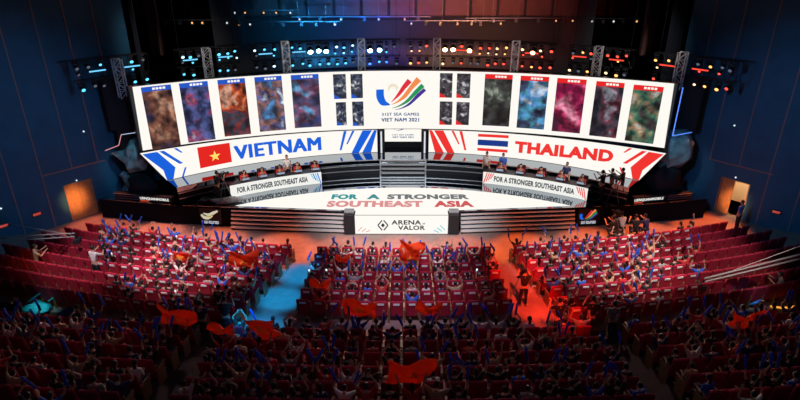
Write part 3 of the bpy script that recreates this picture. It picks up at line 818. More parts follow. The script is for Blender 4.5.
# batons, phones, flags
M_BATON = mat('blue_inflated_plastic', (.02, .13, .75), .35)
M_PHONE = glow('phone_screen', (.7, .85, 1.), 1.6)
me_baton = MB().lathe([(.006, -.26), (.028, -.255), (.036, -.24), (.036, .16), (.03, .2), (.008, .22)], n=8).mesh('baton', [M_BATON], True)
me_phone_b = MB().box(-.04, .04, -.006, .006, -.08, .08, bev=.004).mesh('phone', [M_BLACK]); me_phone_s = MB().box(-.035, .035, -.0075, -.006, -.072, .072).mesh('display', [M_PHONE])
nb = 0
def translucent(m, f):
    nt = m.node_tree; b = nt.nodes['Principled BSDF']; t = nt.nodes.new('ShaderNodeBsdfTranslucent'); t.inputs[0].default_value = b.inputs['Base Color'].default_value
    x = nt.nodes.new('ShaderNodeMixShader'); x.inputs[0].default_value = f
    nt.links.new(b.outputs[0], x.inputs[1]); nt.links.new(t.outputs[0], x.inputs[2]); nt.links.new(x.outputs[0], nt.nodes['Material Output'].inputs['Surface'])
def flag_mb(w=1.0, h=.66, seed=0, nx=14, ny=8):
    def P(u, v, o=0):
        x = (u-.5)*w; z = (v-.5)*h
        y = .11*math.sin(u*9+seed+2*v)+.06*math.sin(v*8+u*5+seed*2) - .25*(v-.5) - o
        z -= .14*math.sin(PI*u)+.04*math.sin(u*11+seed); x += .05*math.sin(v*5+seed)
        return (x, y, z)
    mb = MB(); vs = []; 
    for o in (0, -.006):
        for j in range(ny+1):
            for i in range(nx+1): vs.append(P(i/nx, j/ny, o))
    N = (nx+1)*(ny+1); fs = []
    for j in range(ny):
        for i in range(nx):
            a = j*(nx+1)+i; fs.append((a, a+1, a+nx+2, a+nx+1)); fs.append((N+a, N+a+nx+1, N+a+nx+2, N+a+1))
    mb.add(vs, fs)
    st = MB()
    for sgn in (1,):
        pts = []
        for k in range(10):
            rr = (.34 if k % 2 == 0 else .135)*h; t = PI/2+k*PI/5
            pts.append(P(.5+rr*math.cos(t)/w, .5+rr*math.sin(t)/h, .03))
        pts.append(P(.5, .5, .035)); st.add(pts, [(k, (k+1) % 10, 10) for k in range(10)])
    return mb, st
M_FLAG = mat('flag_red_cloth', (1., .15, .04), .7); M_STAR = mat('flag_yellow', (.95, .65, .08), .7); translucent(M_FLAG, .6); translucent(M_STAR, .5)
translucent(M_BATON, .4)
FLAGPX = [(405, 252, 1.4), (462, 262, 0), (178, 313, 1.5), (210, 316, 1.0), (262, 335, 1.5), (363, 317, 1.5), (468, 378, 0), (412, 387, 1.6), (745, 330, 1.3), (250, 266, 1.5), (433, 315, 1.1), (490, 255, 0), (340, 259, .8), (180, 260, 1.0), (412, 262, 1.1), (318, 285, 1.0), (268, 268, 0)]
flag_at = []
for fx, fy, fs in FLAGPX:
    if fs == 0: continue
    best = min((s for s in vis if s not in [f[0] for f in flag_at]), key=lambda s: (s['px']-fx)**2+(s['py']-12-fy)**2)
    best['pose'] = 'batons2'; best['flag'] = fs; best['shirt'] = best.get('shirt', 'red'); flag_at.append((best, fs))
rnd = random.Random(5)
for s in vis:
    if not s['pose']: continue
    key = s['pose']; txt, parts = POSES[key]; sc = rnd.uniform(.84, .93); jr = rnd.uniform(-.25, .25)
    loc = Vector((s['x'], s['y'], s['z'])); rz = s['rz']+jr
    M4 = Matrix.Translation(loc) @ Matrix.Rotation(rz, 4, 'Z') @ Matrix.Scale(sc, 4)
    if np_ < NP:
        add_person(key, parts, loc, rz, s['shirt'], 'person in %s shirt %s, %s' % (s['shirt'], txt, place(s)), 'seated spectators', sc, shoes=False)
    else:
        mi = 9+list(SHIRTS).index(s['shirt'])
        mp.add(parts['body'], M4, [3, 4, 5], True); mp.add(parts['shirt'], M4, mi, True); mp.add(parts['trousers'], M4, 7, True); mp.add(parts['hair'], M4, 6, True)
    np_ += 1
    arms = parts['_arms']
    if 'flag' in s:
        fm, sm_ = flag_mb(s['flag']*.8, s['flag']*.53, rnd.random()*6)
        a = (arms[0][1]+arms[1][1])/2 + Vector((0, .03, .12+.05*s['flag']))
        o = thing('flag', 'red flag with yellow star, %s' % place(s), 'flag', M4 @ a, rz, 'red flags with a yellow star')
        link('flag_cloth', fm.mesh('flag_cloth', [M_FLAG], True), o); link('star', sm_.mesh('star', [M_STAR], True), o)
    elif key in ('batons', 'batons2', 'bend', 'one', 'clap') and nb < 290 and rnd.random() < (.95 if key.startswith('bat') else .4):
        for si in ((0, 1) if key != 'one' else (1,)):
            wr, pa, fa, side = arms[si]
            d = (Vector((0, .15, 1)) + side*rnd.uniform(-.7, .7)).normalized()
            p = M4 @ (pa + d*.17)
            o = link('inflatable_baton', me_baton); o.location = p
            o.rotation_euler = (M4.to_3x3().normalized() @ Vector((0, 0, 1)).rotation_difference(d).to_matrix()).to_euler()
            tag(o, 'blue baton in %s hand, %s' % (('left', 'right')[si], place(s)), 'baton', 'blue inflatable batons'); nb += 1
    elif key == 'phone':
        wr, pa, fa, side = arms[0]; p = M4 @ (pa + Vector((.0, .03, .05)))
        o = thing('phone', 'lit phone held up, %s' % place(s), 'phone', p, rz, 'phones in the audience')
        link('phone_case', me_phone_b, o); link('display', me_phone_s, o)
if mp.n: tag(mp.obj('crowd'), 'seated audience filling the rows nearer the stage', 'crowd', kind='stuff')
print('SEATS', len(seats), len(vis), 'PEOPLE', np_, 'BATONS', nb)
#STAGE2
# ================================================================== players' desks
M_JERSEY = {'left': M_SH['red'], 'right': mat('shirt_maroon', (.35, .03, .05), .8)}
SHIRTS['maroon'] = (.35, .03, .05); M_SH['maroon'] = M_JERSEY['right']
def chair_meshes():
    b = MB().box(-.25, .25, -.30, -.20, .55, 1.28, bev=.04); b.box(-.30, -.2, -.27, -.17, .65, 1.05, bev=.03); b.box(.2, .30, -.27, -.17, .65, 1.05, bev=.03)
    se = MB().box(-.26, .26, -.24, .27, .42, .52, bev=.035)
    st = MB().tube((0, 0, .08), (0, 0, .42), .03)
    ba = MB()
    for k in range(5):
        t = 2*PI*k/5; ba.tube((0, 0, .09), (.28*math.cos(t), .28*math.sin(t), .05), .022, .015, 6)
        ba.ball((.28*math.cos(t), .28*math.sin(t), .03), .03, 6, 4)
    arm = MB()
    for sx in (-1, 1): arm.box(sx*.30-.03, sx*.30+.03, -.15, .18, .66, .70); arm.box(sx*.30-.02, sx*.30+.02, -.03, .03, .45, .66)
    return [('backrest', b), ('seat', se), ('post', st), ('wheel_base', ba), ('armrests', arm)]
CHM = [(n, m.mesh(n, [M_BLACK if n != 'backrest' else mat('gaming_chair_fabric', (.05, .01, .012), .6)])) for n, m in chair_meshes()]
def onarc(a, R, z): p = arc(a, R, z); return Vector(p)
for sd, a0, a1 in (('left', -32.6, -15.7), ('right', 15.4, 34.7)):
    sx = -1 if sd == 'left' else 1
    team = 'blue' if sd == 'left' else 'red'
    r = thing('player_desk', 'long curved white desk with slogan on the %s side of the stage' % sd, 'desk', (0, 0, 0))
    mb = MB(); ring(mb, 18.07, 18.12, DZ, DZ+.74, a0, a1, M_BLACK, 24); mb.obj('front_panel', parent=r)
    mb = MB(); ring(mb, 18.045, 18.07, DZ+.01, DZ+.74, a0, a1, glow('led_desk', (.93, .93, .88), .95), 24); mb.obj('display', parent=r)
    mb = MB(); ring(mb, 18.05, 18.50, DZ+.74, DZ+.77, a0, a1, M_DARK, 24); mb.obj('desk_top', parent=r)
    mb = MB()
    for k in range(4): a = a0+(a1-a0)*(k+.5)/4; p = onarc(a, 18.42, DZ); mb.box(p.x-.03, p.x+.03, p.y-.03, p.y+.03, DZ, DZ+.74, M_DARK)
    for k in range(1): mb.obj('desk_legs', parent=r)
    mb = MB()
    t0, t1 = (a0+1.2, a1-2.6) if sx < 0 else (a0+2.1, a1-2.3)
    text_mb('FOR A STRONGER SOUTHEAST ASIA', lambda u, v: arc(t0+(t1-t0)*u, 18.035, DZ+.20+.35*v), glow('led_grey_text', (.07, .08, .09)), .05, mb=mb)
    mb.obj('lettering', parent=r)
    mb = MB()
    for e, sg in ((a0, 1), (a1, -1)):
        if sx < 0 and e == a0: continue
        for k in range(4):
            b = e + sg*(.1+.42*k); w = .2*sg; d = sg*.55; z0 = DZ+.04+.1*k; z1 = DZ+.70
            vs = [arc(b, 18.038, z0), arc(b+w, 18.038, z0), arc(b+d+w, 18.038, z1), arc(b+d, 18.038, z1)]
            mb.add(vs, [(0, 1, 2, 3)], (glow('led_teal', (.1, .6, .7)) if k % 2 else M_BLU) if sx < 0 else M_RED)
    mb.obj('corner_pattern', parent=r)
    n = 5
    dm = MB().box(-.27, .27, -.02, .02, .12, .45, M_BLACK, bev=.01).mesh('monitor_case'); dst = MB().box(-.03, .03, -.015, .015, .02, .14).box(-.12, .12, -.08, .08, 0, .02).mesh('monitor_stand', [M_DARK])
    dsc = MB().box(-.25, .25, .02, .024, .14, .43).mesh('display', [glow('monitor_glow', (.35, .45, .6), .8)])
    for k in range(n):
        a = a0 + (a1-a0)*(k+.7)/(n+.25) + (.4 if sx > 0 else .9)
        ordn = ('leftmost', 'second from left', 'middle', 'fourth from left', 'rightmost')[k]
        p = onarc(a, 18.74, DZ); rz = PI - math.radians(a)
        c = thing('gaming_chair', 'dark high-backed gaming chair, %s at the %s desk' % (ordn, sd), 'chair', p, rz, 'gaming chairs at the desks'); c.scale = (.9, .9, .88)
        for nm, me in CHM: link(nm, me, c)
        add_person('desk', DESKP[1], p+Vector((0, 0, -.01)), rz, 'red' if sx < 0 else 'maroon', 'player in red jersey seated %s at the %s desk' % (ordn, sd), 'players at the desks')
        q = onarc(a, 18.6, DZ+.77)
        o = thing('monitor', 'black monitor on the %s desk before the %s player' % (sd, ordn), 'monitor', onarc(a+.0, 18.25, DZ+.62), rz, 'monitors on the desks')
        o.location.z = DZ+.77; o.scale = (.8, 1, .4)
        link('monitor_case', dm, o); link('monitor_stand', dst, o); link('display', dsc, o)
# coaches and referees standing behind desks
for px_a, R, sh, lab in ((-21.5, 18.84, 'white', 'standing coach in white shirt behind the left desk'), (18.6, 18.84, 'blue', 'standing person in blue shirt behind left part of the right desk'),
                         (15.6, 18.84, 'white', 'standing person in white shirt at left end of the right desk'), (30.0, 18.84, 'navy', 'standing person in navy shirt behind right part of the right desk')):
    p = onarc(px_a, R, DZ); add_person('stand', STAND[1], p, PI-math.radians(px_a), sh, lab, 'staff standing behind the desks')
for x, y, rz, sh, lab in ((-10.3, 28.6, -.5, 'black', 'camera operator in black standing at left end of the left desk'), (11.1, 28.75, .7, 'black', 'crew member in black right of the right desk, leftmost of three'),
                          (11.7, 29.0, .4, 'grey', 'crew member in grey right of the right desk, middle of three'), (12.35, 29.1, .9, 'black', 'crew member in black right of the right desk, rightmost of three')):
    add_person('stcam', STCAM[1], (x, y, DZ), rz, sh, lab, 'crew standing on the stage')
def camera_rig(loc, rz, label, h=1.35, tripod=True, group='broadcast cameras'):
    r = thing('video_camera', label, 'camera', loc, rz, group)
    if tripod:
        for k in range(3):
            t = 2*PI*k/3+.5; mb = MB(); mb.tube((0, 0, h-.15), (.38*math.cos(t), .38*math.sin(t), 0), .022, .016, 6, m=mat('grey_leg', (.35, .35, .36), .4, .5)); mb.obj('tripod_leg', parent=r)
        mb = MB(); mb.lathe([(.05, h-.2), (.07, h-.1), (.06, h)], m=M_DARK); mb.obj('tripod_head', parent=r)
    mb = MB(); mb.box(-.08, .08, -.22, .18, h, h+.2, M_DARK, bev=.02); mb.obj('camera_body', parent=r)
    mb = MB(); mb.lathe([(.05, 0), (.065, .12), (.075, .2)], (0, .18, h+.1), (0, 1, 0), m=M_BLACK); mb.obj('lens', parent=r)
    mb = MB(); mb.box(-.07, .07, -.30, -.26, h+.18, h+.30, M_BLACK); mb.tube((0, -.2, h+.2), (0, -.27, h+.22), .012, m=M_DARK); mb.obj('viewfinder', parent=r)
    mb = MB(); mb.box(-.012, .012, -.12, .1, h+.26, h+.285, M_DARK); mb.box(-.012, .012, -.12, -.1, h+.2, h+.27, M_DARK); mb.box(-.012, .012, .08, .1, h+.2, h+.27, M_DARK); mb.obj('carry_handle', parent=r)
    return r
camera_rig((-10.0, 28.95, DZ), -.6, 'video camera on tripod at left end of the left desk')
camera_rig((11.7, 28.45, DZ), .6, 'video camera on tripod right of the right desk')
# photographers in front of the stage on the right, and left stage clutter
for k, (x, y, rz, sh, lab) in enumerate(((11.2, 26.3, .6, 'black', 'crouching photographer in black below the right stage front, leftmost'), (11.75, 26.75, .2, 'white', 'crouching person in white by the right stage front'),
                          (12.3, 26.4, -.1, 'black', 'crouching photographer in black by the right stage front, middle'), (12.95, 26.5, .5, 'navy', 'crouching person in navy by the right stage front, rightmost'))):
    add_person('crouch', CROUCH[1], (x, y, 0), rz, sh, lab, 'photographers at the stage front')
camera_rig((11.45, 26.95, 0), .5, 'video camera on tripod among the crouching photographers', 1.1)
# white cloth-like banner heap at left of stage
def crumple(name, label, cat, loc, sx, sy, sz, m, seed, rz=0, group=None):
    mb = MB(); n, k = 18, 10; vs = []
    rr = random.Random(seed); ph = [rr.uniform(0, 6) for _ in range(6)]
    for j in range(k+1):
        p = PI*j/k
        for i in range(n):
            t = 2*PI*i/n; w = 1+.22*math.sin(3*t+ph[0]+j)+.14*math.sin(5*t+ph[1]-2*j)+.1*math.sin(9*t+ph[2])
            vs.append((sx*math.sin(p)*math.cos(t)*w, sy*math.sin(p)*math.sin(t)*w, sz*(.5+.5*math.cos(p))*(1+.2*math.sin(4*t+ph[3]))))
    mb.add(vs, [(j*n+i, j*n+n+i, j*n+n+(i+1) % n, j*n+(i+1) % n) for j in range(k) for i in range(n)], m)
    o = mb.obj(name, smooth=True); o.location = loc; o.rotation_euler = (0, 0, rz); return tag(o, label, cat, group)
crumple('white_cover', 'crumpled white cover lying on the stage left of the left desk', 'cover', (-9.75, 28.35, DZ), .75, .3, .28, mat('white_cloth', (.6, .62, .62), .8, noise=.3, nscale=6), 3, .2)
crumple('cable_heap', 'heap of black cables on the stage beside the left cameras', 'cables', (-10.9, 28.5, DZ), .5, .3, .22, M_DARK, 5)
# emblems on the stage front
for sx, x0 in ((-1, -10.6), (1, 10.25)):
    side = 'left' if sx < 0 else 'right'
    r = thing('stage_front_emblem', 'games emblem sign on the black stage front, %s side' % side, 'sign', (x0, 27.82+.0*sx, .55), sx*math.radians(5.5)*1)
    mb = MB(); mb.box(-.62, .62, -.02, .02, -.45, .5, mat('sign_back', (.01, .012, .02), .6)); mb.obj('board', parent=r)
    mb = MB(); fn = lambda px, py: ((px-402.5)*.021, -.035, .42-(py-78)*.021)
    if sx > 0: emblem(mb, fn)
    else:
        E2 = dict(EM); cream = glow('emblem_cream', (.75, .68, .5), .8); gold = glow('emblem_gold', (.6, .42, .12), .8); 
        bandpath([(378, 92), (385, 100), (395, 101), (408, 95)], [3, 4.5, 4.5, 2], cream, mb, fn); bandpath([(384, 88), (398, 92), (412, 86), (424, 80)], [1.5, 4, 4, 2.5], cream, mb, fn)
        bandpath([(388, 96), (400, 97), (412, 90)], [1, 2.0, 1], gold, mb, lambda a, b: tuple(Vector(fn(a, b))+Vector((0, -.01, 0))))
    mb.obj('emblem', parent=r)
    mb = MB(); text_mb('31ST SEA GAMES', lambda u, v: (-.42+.84*u, -.035, -.32+.07*v), glow('sign_white', (.7, .72, .8)), .04, mb=mb); text_mb('VIET NAM 2021', lambda u, v: (-.42+.84*u, -.035, -.42+.08*v), glow('sign_white', (.7, .72, .8)), .04, mb=mb)
    mb.obj('lettering', parent=r)
# low tickers and rails on the outer stage edges
for sx in (-1, 1):
    side = 'left' if sx < 0 else 'right'
    P0 = Vector((sx*12.8, 28.25, DZ)); P1 = Vector((sx*16.3, 28.88, DZ)); d = (P1-P0); L = d.length; rz = math.atan2(d.y, d.x) if sx > 0 else math.atan2(-d.y, -d.x)
    c = (P0+P1)/2
    r = thing('edge_ticker', 'low lit name ticker with silver rails on the %s stage edge' % side, 'sign', c, rz)
    mb = MB(); mb.box(-L/2, L/2, .05, .35, 0, .34, M_BLACK, bev=.02); mb.obj('case', parent=r)
    for z in (.06, .2, .33):
        mb = MB(); xa, xb = (-L/2, -.2) if sx < 0 else (.3, L/2)
        mb.tube((xa, .03, z), (xb, .03, z), .018, m=M_SILVER); mb.obj('rail', parent=r)
    mb = MB(); xa = -.15 if sx < 0 else -1.75
    text_mb('LIENQUANMOBILE', lambda u, v: (xa+1.75*u, .02, .08+.17*v), glow('ticker_white', (.9, .9, .85)), .04, mb=mb)
    mb.obj('lettering', parent=r)
    mb = MB(); mb.box(xa, xa+.5, .01, .03, .02, .05, glow('ticker_red', (.8, .08, .03))); mb.obj('underline', parent=r)
    # cases and stage monitors between ticker and desk
    for k, (dx, w, h) in enumerate(((.1, .55, .3), (.85, .7, .22), (1.7, .5, .36), (2.35, .45, .3))):
        x = sx*(10.9+dx) ; y = 29.6+.25*k
        r = thing('equipment_case', 'black equipment case with silver edges on %s stage wing, %s outward from desk' % (side, ORD[k+1]), 'case', (x, y, DZ), sx*.2, 'equipment cases on the stage wings')
        mb = MB(); mb.box(-w/2, w/2, -.22, .22, 0, h, M_BLACK, bev=.015); mb.obj('case_body', parent=r)
        mb = MB(); mb.box(-w/2-.008, w/2+.008, -.228, .228, h*.62, h*.62+.03, M_SILVER); mb.obj('edge_trim', parent=r)
# scenic crystal rocks
M_CRY = mat('crystal_scenery', (.16, .30, .34), .35, noise=.6, nscale=2.2)
def crystal(name, label, x, pts, y0, depth, seed):
    rr = random.Random(seed); mb = MB(); n = len(pts)
    cx_ = sum(p[0] for p in pts)/n; cz_ = sum(p[1] for p in pts)/n
    vs = [(p[0], y0+rr.uniform(.0, .2), p[1]) for p in pts] + [(p[0]*.6+cx_*.4, y0-depth*rr.uniform(.5, 1), p[1]*.6+cz_*.4) for p in pts] + [(cx_, y0-depth*.8, cz_)] + [(p[0], y0+.35, p[1]) for p in pts]
    fs = []
    for i in range(n):
        j = (i+1) % n; fs += [(i, j, n+i), (j, n+j, n+i), (n+i, n+j, 2*n), (i, 2*n+1+i, 2*n+1+j, j)]
    fs.append(tuple(range(2*n+1, 3*n+1)))
    mb.add(vs, fs, M_CRY); return tag(mb.obj(name), label, 'scenery')
cl = crystal('crystal_scenery', 'faceted teal grey crystal rock left of the LED wall', 0, [(-16.3, 3.6), (-15.6, 3.75), (-15.1, 4.4), (-14.5, 4.6), (-14.3, 3.3), (-14.6, 2.6), (-15.5, 2.4), (-15.7, 2.9)], 29.6, .5, 3)
cr = crystal('crystal_scenery', 'faceted teal grey crystal rock right of the LED wall', 0, [(14.35, 4.9), (15.7, 4.95), (16.1, 4.2), (16.2, 3.3), (15.6, 2.8), (14.6, 2.6), (14.3, 3.3)], 29.5, .5, 8)
M_PINK = glow('line_pink', (.8, .35, .38)); M_PALE = glow('line_pale', (.5, .6, .85)); M_LBLUE = glow('line_blue', (.10, .25, 1.), 1.5)
o = MB(); o.tube((-16.3, 29.1, 3.95), (-15.5, 29.1, 4.25), .02, m=M_PINK, n=6); o.tube((-15.5, 29.1, 4.25), (-15.25, 29.1, 4.85), .02, m=M_PINK, n=6); o.tube((-15.25, 29.1, 4.85), (-14.4, 29.1, 4.98), .02, m=M_PALE, n=6)
o.obj('light_line', parent=cl)
o = MB(); o.tube((14.45, 28.75, 7.5), (14.42, 28.75, 4.9), .025, m=M_LBLUE, n=6); o.tube((14.42, 28.75, 4.9), (15.5, 28.9, 5.05), .02, m=M_LBLUE, n=6); o.obj('light_line', parent=cr)
for k, (x, z, w, h) in enumerate(((-15.9, 1.15, .5, .45), (-15.75, 1.6, .4, .4), (-15.85, 2.0, .45, .42))):
    crumple('stone_block', 'small grey scenery stone below the left crystal, %s from the deck' % ORD[k+1], 'scenery', (x, 29.7, z), w*.5, .22, h, mat('scenery_stone', (.16, .2, .24), .7, noise=.4, nscale=5), k, 0, 'stacked scenery stones')
for sx in (-1, 1):
    side = 'left' if sx < 0 else 'right'
    mb = MB(); mb.box(-.75, .75, 0, .2, 0, 2.9, M_BLACK); 
    r = thing('end_wing', 'tall dark framed wing closing the %s end of the LED wall' % side, 'screen wing', (sx*15.35, 29.95, 4.9), -sx*.35)
    mb.obj('wing_board', parent=r)
    mb = MB(); mb.box(-.78, -.72, -.03, .23, 0, 2.95, M_DARK).box(.72, .78, -.03, .23, 0, 2.95, M_DARK); mb.obj('frame', parent=r)
    mb = MB(); mb.box(-.5, .5, .02, .15, -3.75, 0, M_DARK); mb.obj('support', parent=r)
    # dark draped mass beneath
    crumple('draped_equipment', 'large equipment under a black cloth below the %s crystal' % side, 'equipment', (sx*14.85, 29.4, DZ), .95 if sx > 0 else .75, .38, 1.6 if sx > 0 else 1.15, mat('black_cloth', (.014, .016, .022), .8), 12+sx)

# ================================================================== lighting rig
RR = 21.2
def rig(a, R, z): return Vector(arc(a, R, z))
TR = [(-43.9, 6.9, 8.9), (-31.3, 7.25, 9.0), (-19.2, 7.2, 9.1), (-6.9, 7.2, 9.1), (5.6, 7.2, 9.1), (18.4, 7.2, 9.1), (31.1, 7.3, 9.1), (42.9, 7.3, 9.2)]
for k, (a, z0, z1) in enumerate(TR):
    p = rig(a, 21.08, 0)
    r = thing('vertical_truss', 'silver lattice truss post above the LED wall, %s from left' % ORD[k+1], 'truss', (p.x, p.y, z0), -math.radians(a), 'truss posts above the LED wall')
    h = z1-z0
    for dx in (-.2, .2):
        for dy in (-.2, .2):
            mb = MB(); mb.tube((dx, dy, 0), (dx, dy, h), .028, n=6, m=M_TRUSS); mb.obj('chord', parent=r)
    mb = MB(); q = 5
    for j in range(q):
        za, zb = h*j/q, h*(j+1)/q
        s = 1 if j % 2 == 0 else -1
        for dy in (-.2, .2): mb.tube((-.2*s, dy, za), (.2*s, dy, zb), .018, n=5, m=M_TRUSS); mb.tube((-.2, dy, zb), (.2, dy, zb), .015, n=5, m=M_TRUSS)
        for dx in (-.2, .2): mb.tube((dx, -.2*s, za), (dx, .2*s, zb), .018, n=5, m=M_TRUSS)
    mb.obj('lacing', parent=r)
# battens (curved pipes) in the clusters
CL = [(-49.5, -39.5, 'outer left'), (-35.5, -26.3, 'inner left'), (-24.5, -.5, 'centre left'), (.5, 24.5, 'centre right'), (26.5, 36.0, 'inner right'), (38.8, 50, 'outer right')]
def curve_tube(mb, a0, a1, R, z, r, m, n=24):
    prev = None
    for i in range(n):
        mb.tube(rig(a0+(a1-a0)*i/n, R, z), rig(a0+(a1-a0)*(i+1)/n, R, z), r, n=6, m=m)
for a0, a1, nm in CL:
    r = thing('lighting_truss', 'curved black lighting truss, %s cluster above the LED wall' % nm, 'truss', (0, 0, 0), 0, 'curved lighting trusses')
    for (R, z) in ((21.35, 8.98), (21.75, 8.98), (21.35, 8.0), (21.75, 8.0)):
        mb = MB(); curve_tube(mb, a0, a1, R, z, .025, M_DARK, 16); mb.obj('pipe', parent=r)
    mb = MB(); n = int((a1-a0)/1.2)
    for i in range(n+1):
        a = a0+(a1-a0)*i/n; b = min(a1, a+(a1-a0)/n)
        mb.tube(rig(a, 21.35, 8.98), rig(b, 21.35, 8.0), .012, n=4, m=M_DARK); mb.tube(rig(a, 21.75, 8.98), rig(a, 21.75, 8.0), .012, n=4, m=M_DARK)
    mb.obj('lacing', parent=r)
    for e in (a0+.6, a1-.6):
        mb = MB(); p = rig(e, 21.55, 9.0); mb.tube(p, p+Vector((0, 0, 5.4)), .012, n=5, m=M_DARK); mb.obj('hoist_chain', parent=r)
me_yoke = MB().box(-.16, .16, -.09, .09, -.10, 0).box(-.17, -.145, -.05, .05, -.36, -.08).box(.145, .17, -.05, .05, -.36, -.08).mesh('yoke', [M_BLACK])
me_head = MB().lathe([(.08, -.16), (.12, -.12), (.13, .02), (.12, .15), (.10, .16)], (0, 0, -.33), (0, -.85, -.5), 10).mesh('lamp_head', [M_BLACK])
me_lens = MB().lathe([(.10, .165), (.115, .17), (.09, .195), (.03, .205)], (0, 0, -.33), (0, -.85, -.5), 10).mesh('lens', [M_WHITE])
G = {'cyan': glow('lens_cyan', (.10, .62, 1.), 2.0), 'blue': glow('lens_blue', (.06, .2, 1.), 3), 'icy': glow('lens_icy', (.5, .85, 1.), 2.2),
     'amber': glow('lens_amber', (1., .45, .12), 2.4), 'red': glow('lens_red', (1., .07, .04), 2.5), 'warm': glow('lens_warm', (1., .68, .35), 2.2), 'off': glow('lens_dim', (.1, .12, .16), 1), 'hot': glow('lens_hot_blue', (.4, .85, 1.), 22), 'hotred': glow('lens_hot_red', (1., .16, .08), 20), 'hotamb': glow('lens_hot_amber', (1., .62, .25), 20)}
rnd = random.Random(21)
hotspots = []
for a0, a1, nm in CL:
    for row, z in (('upper', 8.93), ('middle', 8.52), ('lower', 7.95)):
        n = int(round((a1-a0)/1.4)); kk = 0
        for i in range(n):
            a = a0+(a1-a0)*(i+.5)/n + rnd.uniform(-.25, .25); kk += 1
            if any(abs(a-t[0]) < .9 for t in TR): continue
            if a < -8: g = rnd.choice(['cyan', 'cyan', 'icy', 'off', 'cyan'])
            elif a < 1: g = rnd.choice(['blue', 'cyan', 'blue', 'off'])
            elif a < 26: g = rnd.choice(['red', 'amber', 'red', 'off', 'warm'])
            else: g = rnd.choice(['amber', 'warm', 'red', 'off', 'amber'])
            if row == 'middle' and rnd.random() < .25: continue
            if row != 'upper' and rnd.random() < .1: continue
            if row == 'upper' and -16 < a < -12.5: g = 'hot'
            if row == 'upper' and -5.5 < a < -3.0: g = 'hot'
            if row == 'upper' and (6.8 < a < 8.3 or 10.6 < a < 12.2): g = 'hotamb'
            if row == 'upper' and 20.0 < a < 22.0: g = 'hotred'
            p = rig(a, 21.35, z+rnd.uniform(-.05, .05))
            cn = {'cyan': 'cyan', 'blue': 'deep blue', 'icy': 'icy white', 'amber': 'amber', 'red': 'red', 'warm': 'warm white', 'off': 'unlit', 'hot': 'glaring blue', 'hotred': 'glaring red', 'hotamb': 'glaring amber'}[g]
            o = thing('moving_head_light', '%s moving head light, %s row of %s cluster, %s from its left' % (cn, row, nm, ORD[kk]), 'stage light', p, -math.radians(a), 'moving head lights on the trusses')
            o.scale = (1.25,)*3 if g.startswith('hot') else (.55,)*3 if row == 'middle' else (rnd.uniform(.65, .85),)*3; link('yoke', me_yoke, o); link('lamp_head', me_head, o); l = link('lens', me_lens, o); setmat(l, 0, G[g])
            if g.startswith('hot'): hotspots.append((p+Vector((0, -.25, -.45)), g))
# LED bars between the rows
for k, (a, g) in enumerate(((-46.5, 'cyan'), (-41.9, 'cyan'), (-33.7, 'cyan'), (-28.5, 'cyan'), (-22.3, 'cyan'), (-17.0, 'cyan'), (9.6, 'red'), (20.9, 'red'), (28.3, 'red'), (33.8, 'red'), (41.0, 'red'), (45.4, 'red'))):
    p = rig(a, 21.2, 8.42); r = thing('led_bar', 'glowing %s light bar between the lamp rows, %s from left' % (g, ORD[k+1]), 'light bar', p, -math.radians(a), 'glowing light bars on the trusses')
    mb = MB(); mb.box(-.42, .42, 0, .08, -.04, .05, M_BLACK); mb.obj('bar_housing', parent=r)
    mb = MB(); mb.box(-.40, .40, -.01, 0, -.03, .04, glow('bar_'+g, (.15, .55, .9) if g == 'cyan' else (.95, .06, .04), 1.3)); mb.obj('bar_lens', parent=r)
# straight battens, winches and small fixtures higher and deeper
lst = [(-8.0, 39.5, 9.55, 7.5), (3.5, 39.5, 9.6, 6.8), (13.2, 39.0, 9.8, 5.2), (-13.2, 38.6, 9.75, 5.6), (-3, 42, 9.6, 10), (9.5, 42, 9.5, 10), (-11, 41.5, 10.1, 7)]
for k, (x, y, z, w) in enumerate(lst):
    r = thing('flown_batten', 'dark flown pipe with cables and small lamps above the stage, %s batten' % ORD[k+1], 'batten', (x, y, z), 0, 'flown pipes above the stage')
    mb = MB(); mb.tube((-w/2, 0, 0), (w/2, 0, 0), .035, n=6, m=mat('batten_grey', (.3, .3, .32), .5, .3)); mb.obj('pipe', parent=r)
    for j in range(4):
        xx = -w/2+w*(j+.5)/4; mb = MB(); mb.tube((xx, 0, 0), (xx, 0, 14.3-z), .01, n=4, m=mat('batten_grey', (.3, .3, .32), .5, .3)); mb.obj('cable', parent=r)
    for j in range(7):
        xx = -w/2+w*(j+.3+rnd.random()*.4)/7
        mb = MB(); mb.box(xx-.09, xx+.09, -.1, .1, -.3, -.05, mat('lamp_grey', (.12, .12, .13), .5), bev=.02); q = mb.obj('small_lamp', parent=r)
        if rnd.random() < .55: mb = MB(); mb.box(xx-.05, xx+.05, -.12, -.10, -.22, -.12, glow('small_glow', (.8, .85, .9), 1.2) if rnd.random() < .7 else glow('small_glow_amber', (1., .45, .15), 1.5)); mb.obj('lamp_glow', parent=q)

# haze of the stage air among the lamps
mb = MB()
pts = [(arc(a, 20.95, 0)[0], arc(a, 20.95, 0)[1]) for a in range(-30, 31, 5)]
mb.prism(pts[::-1] + [(-12, 44.5), (12, 44.5)][::1], 7.45, 14.0)
hz = mb.obj('stage_haze'); tag(hz, 'thin haze in the air around the stage lamps', 'haze', kind='stuff')
m = bpy.data.materials.new('haze'); m.use_nodes = True; nt = m.node_tree; nt.nodes.clear()
out = nt.nodes.new('ShaderNodeOutputMaterial'); vs_ = nt.nodes.new('ShaderNodeVolumeScatter'); vs_.inputs['Density'].default_value = .09; vs_.inputs['Color'].default_value = (1, 1, 1, 1)
nt.links.new(vs_.outputs[0], out.inputs['Volume']); hz.data.materials.append(m)

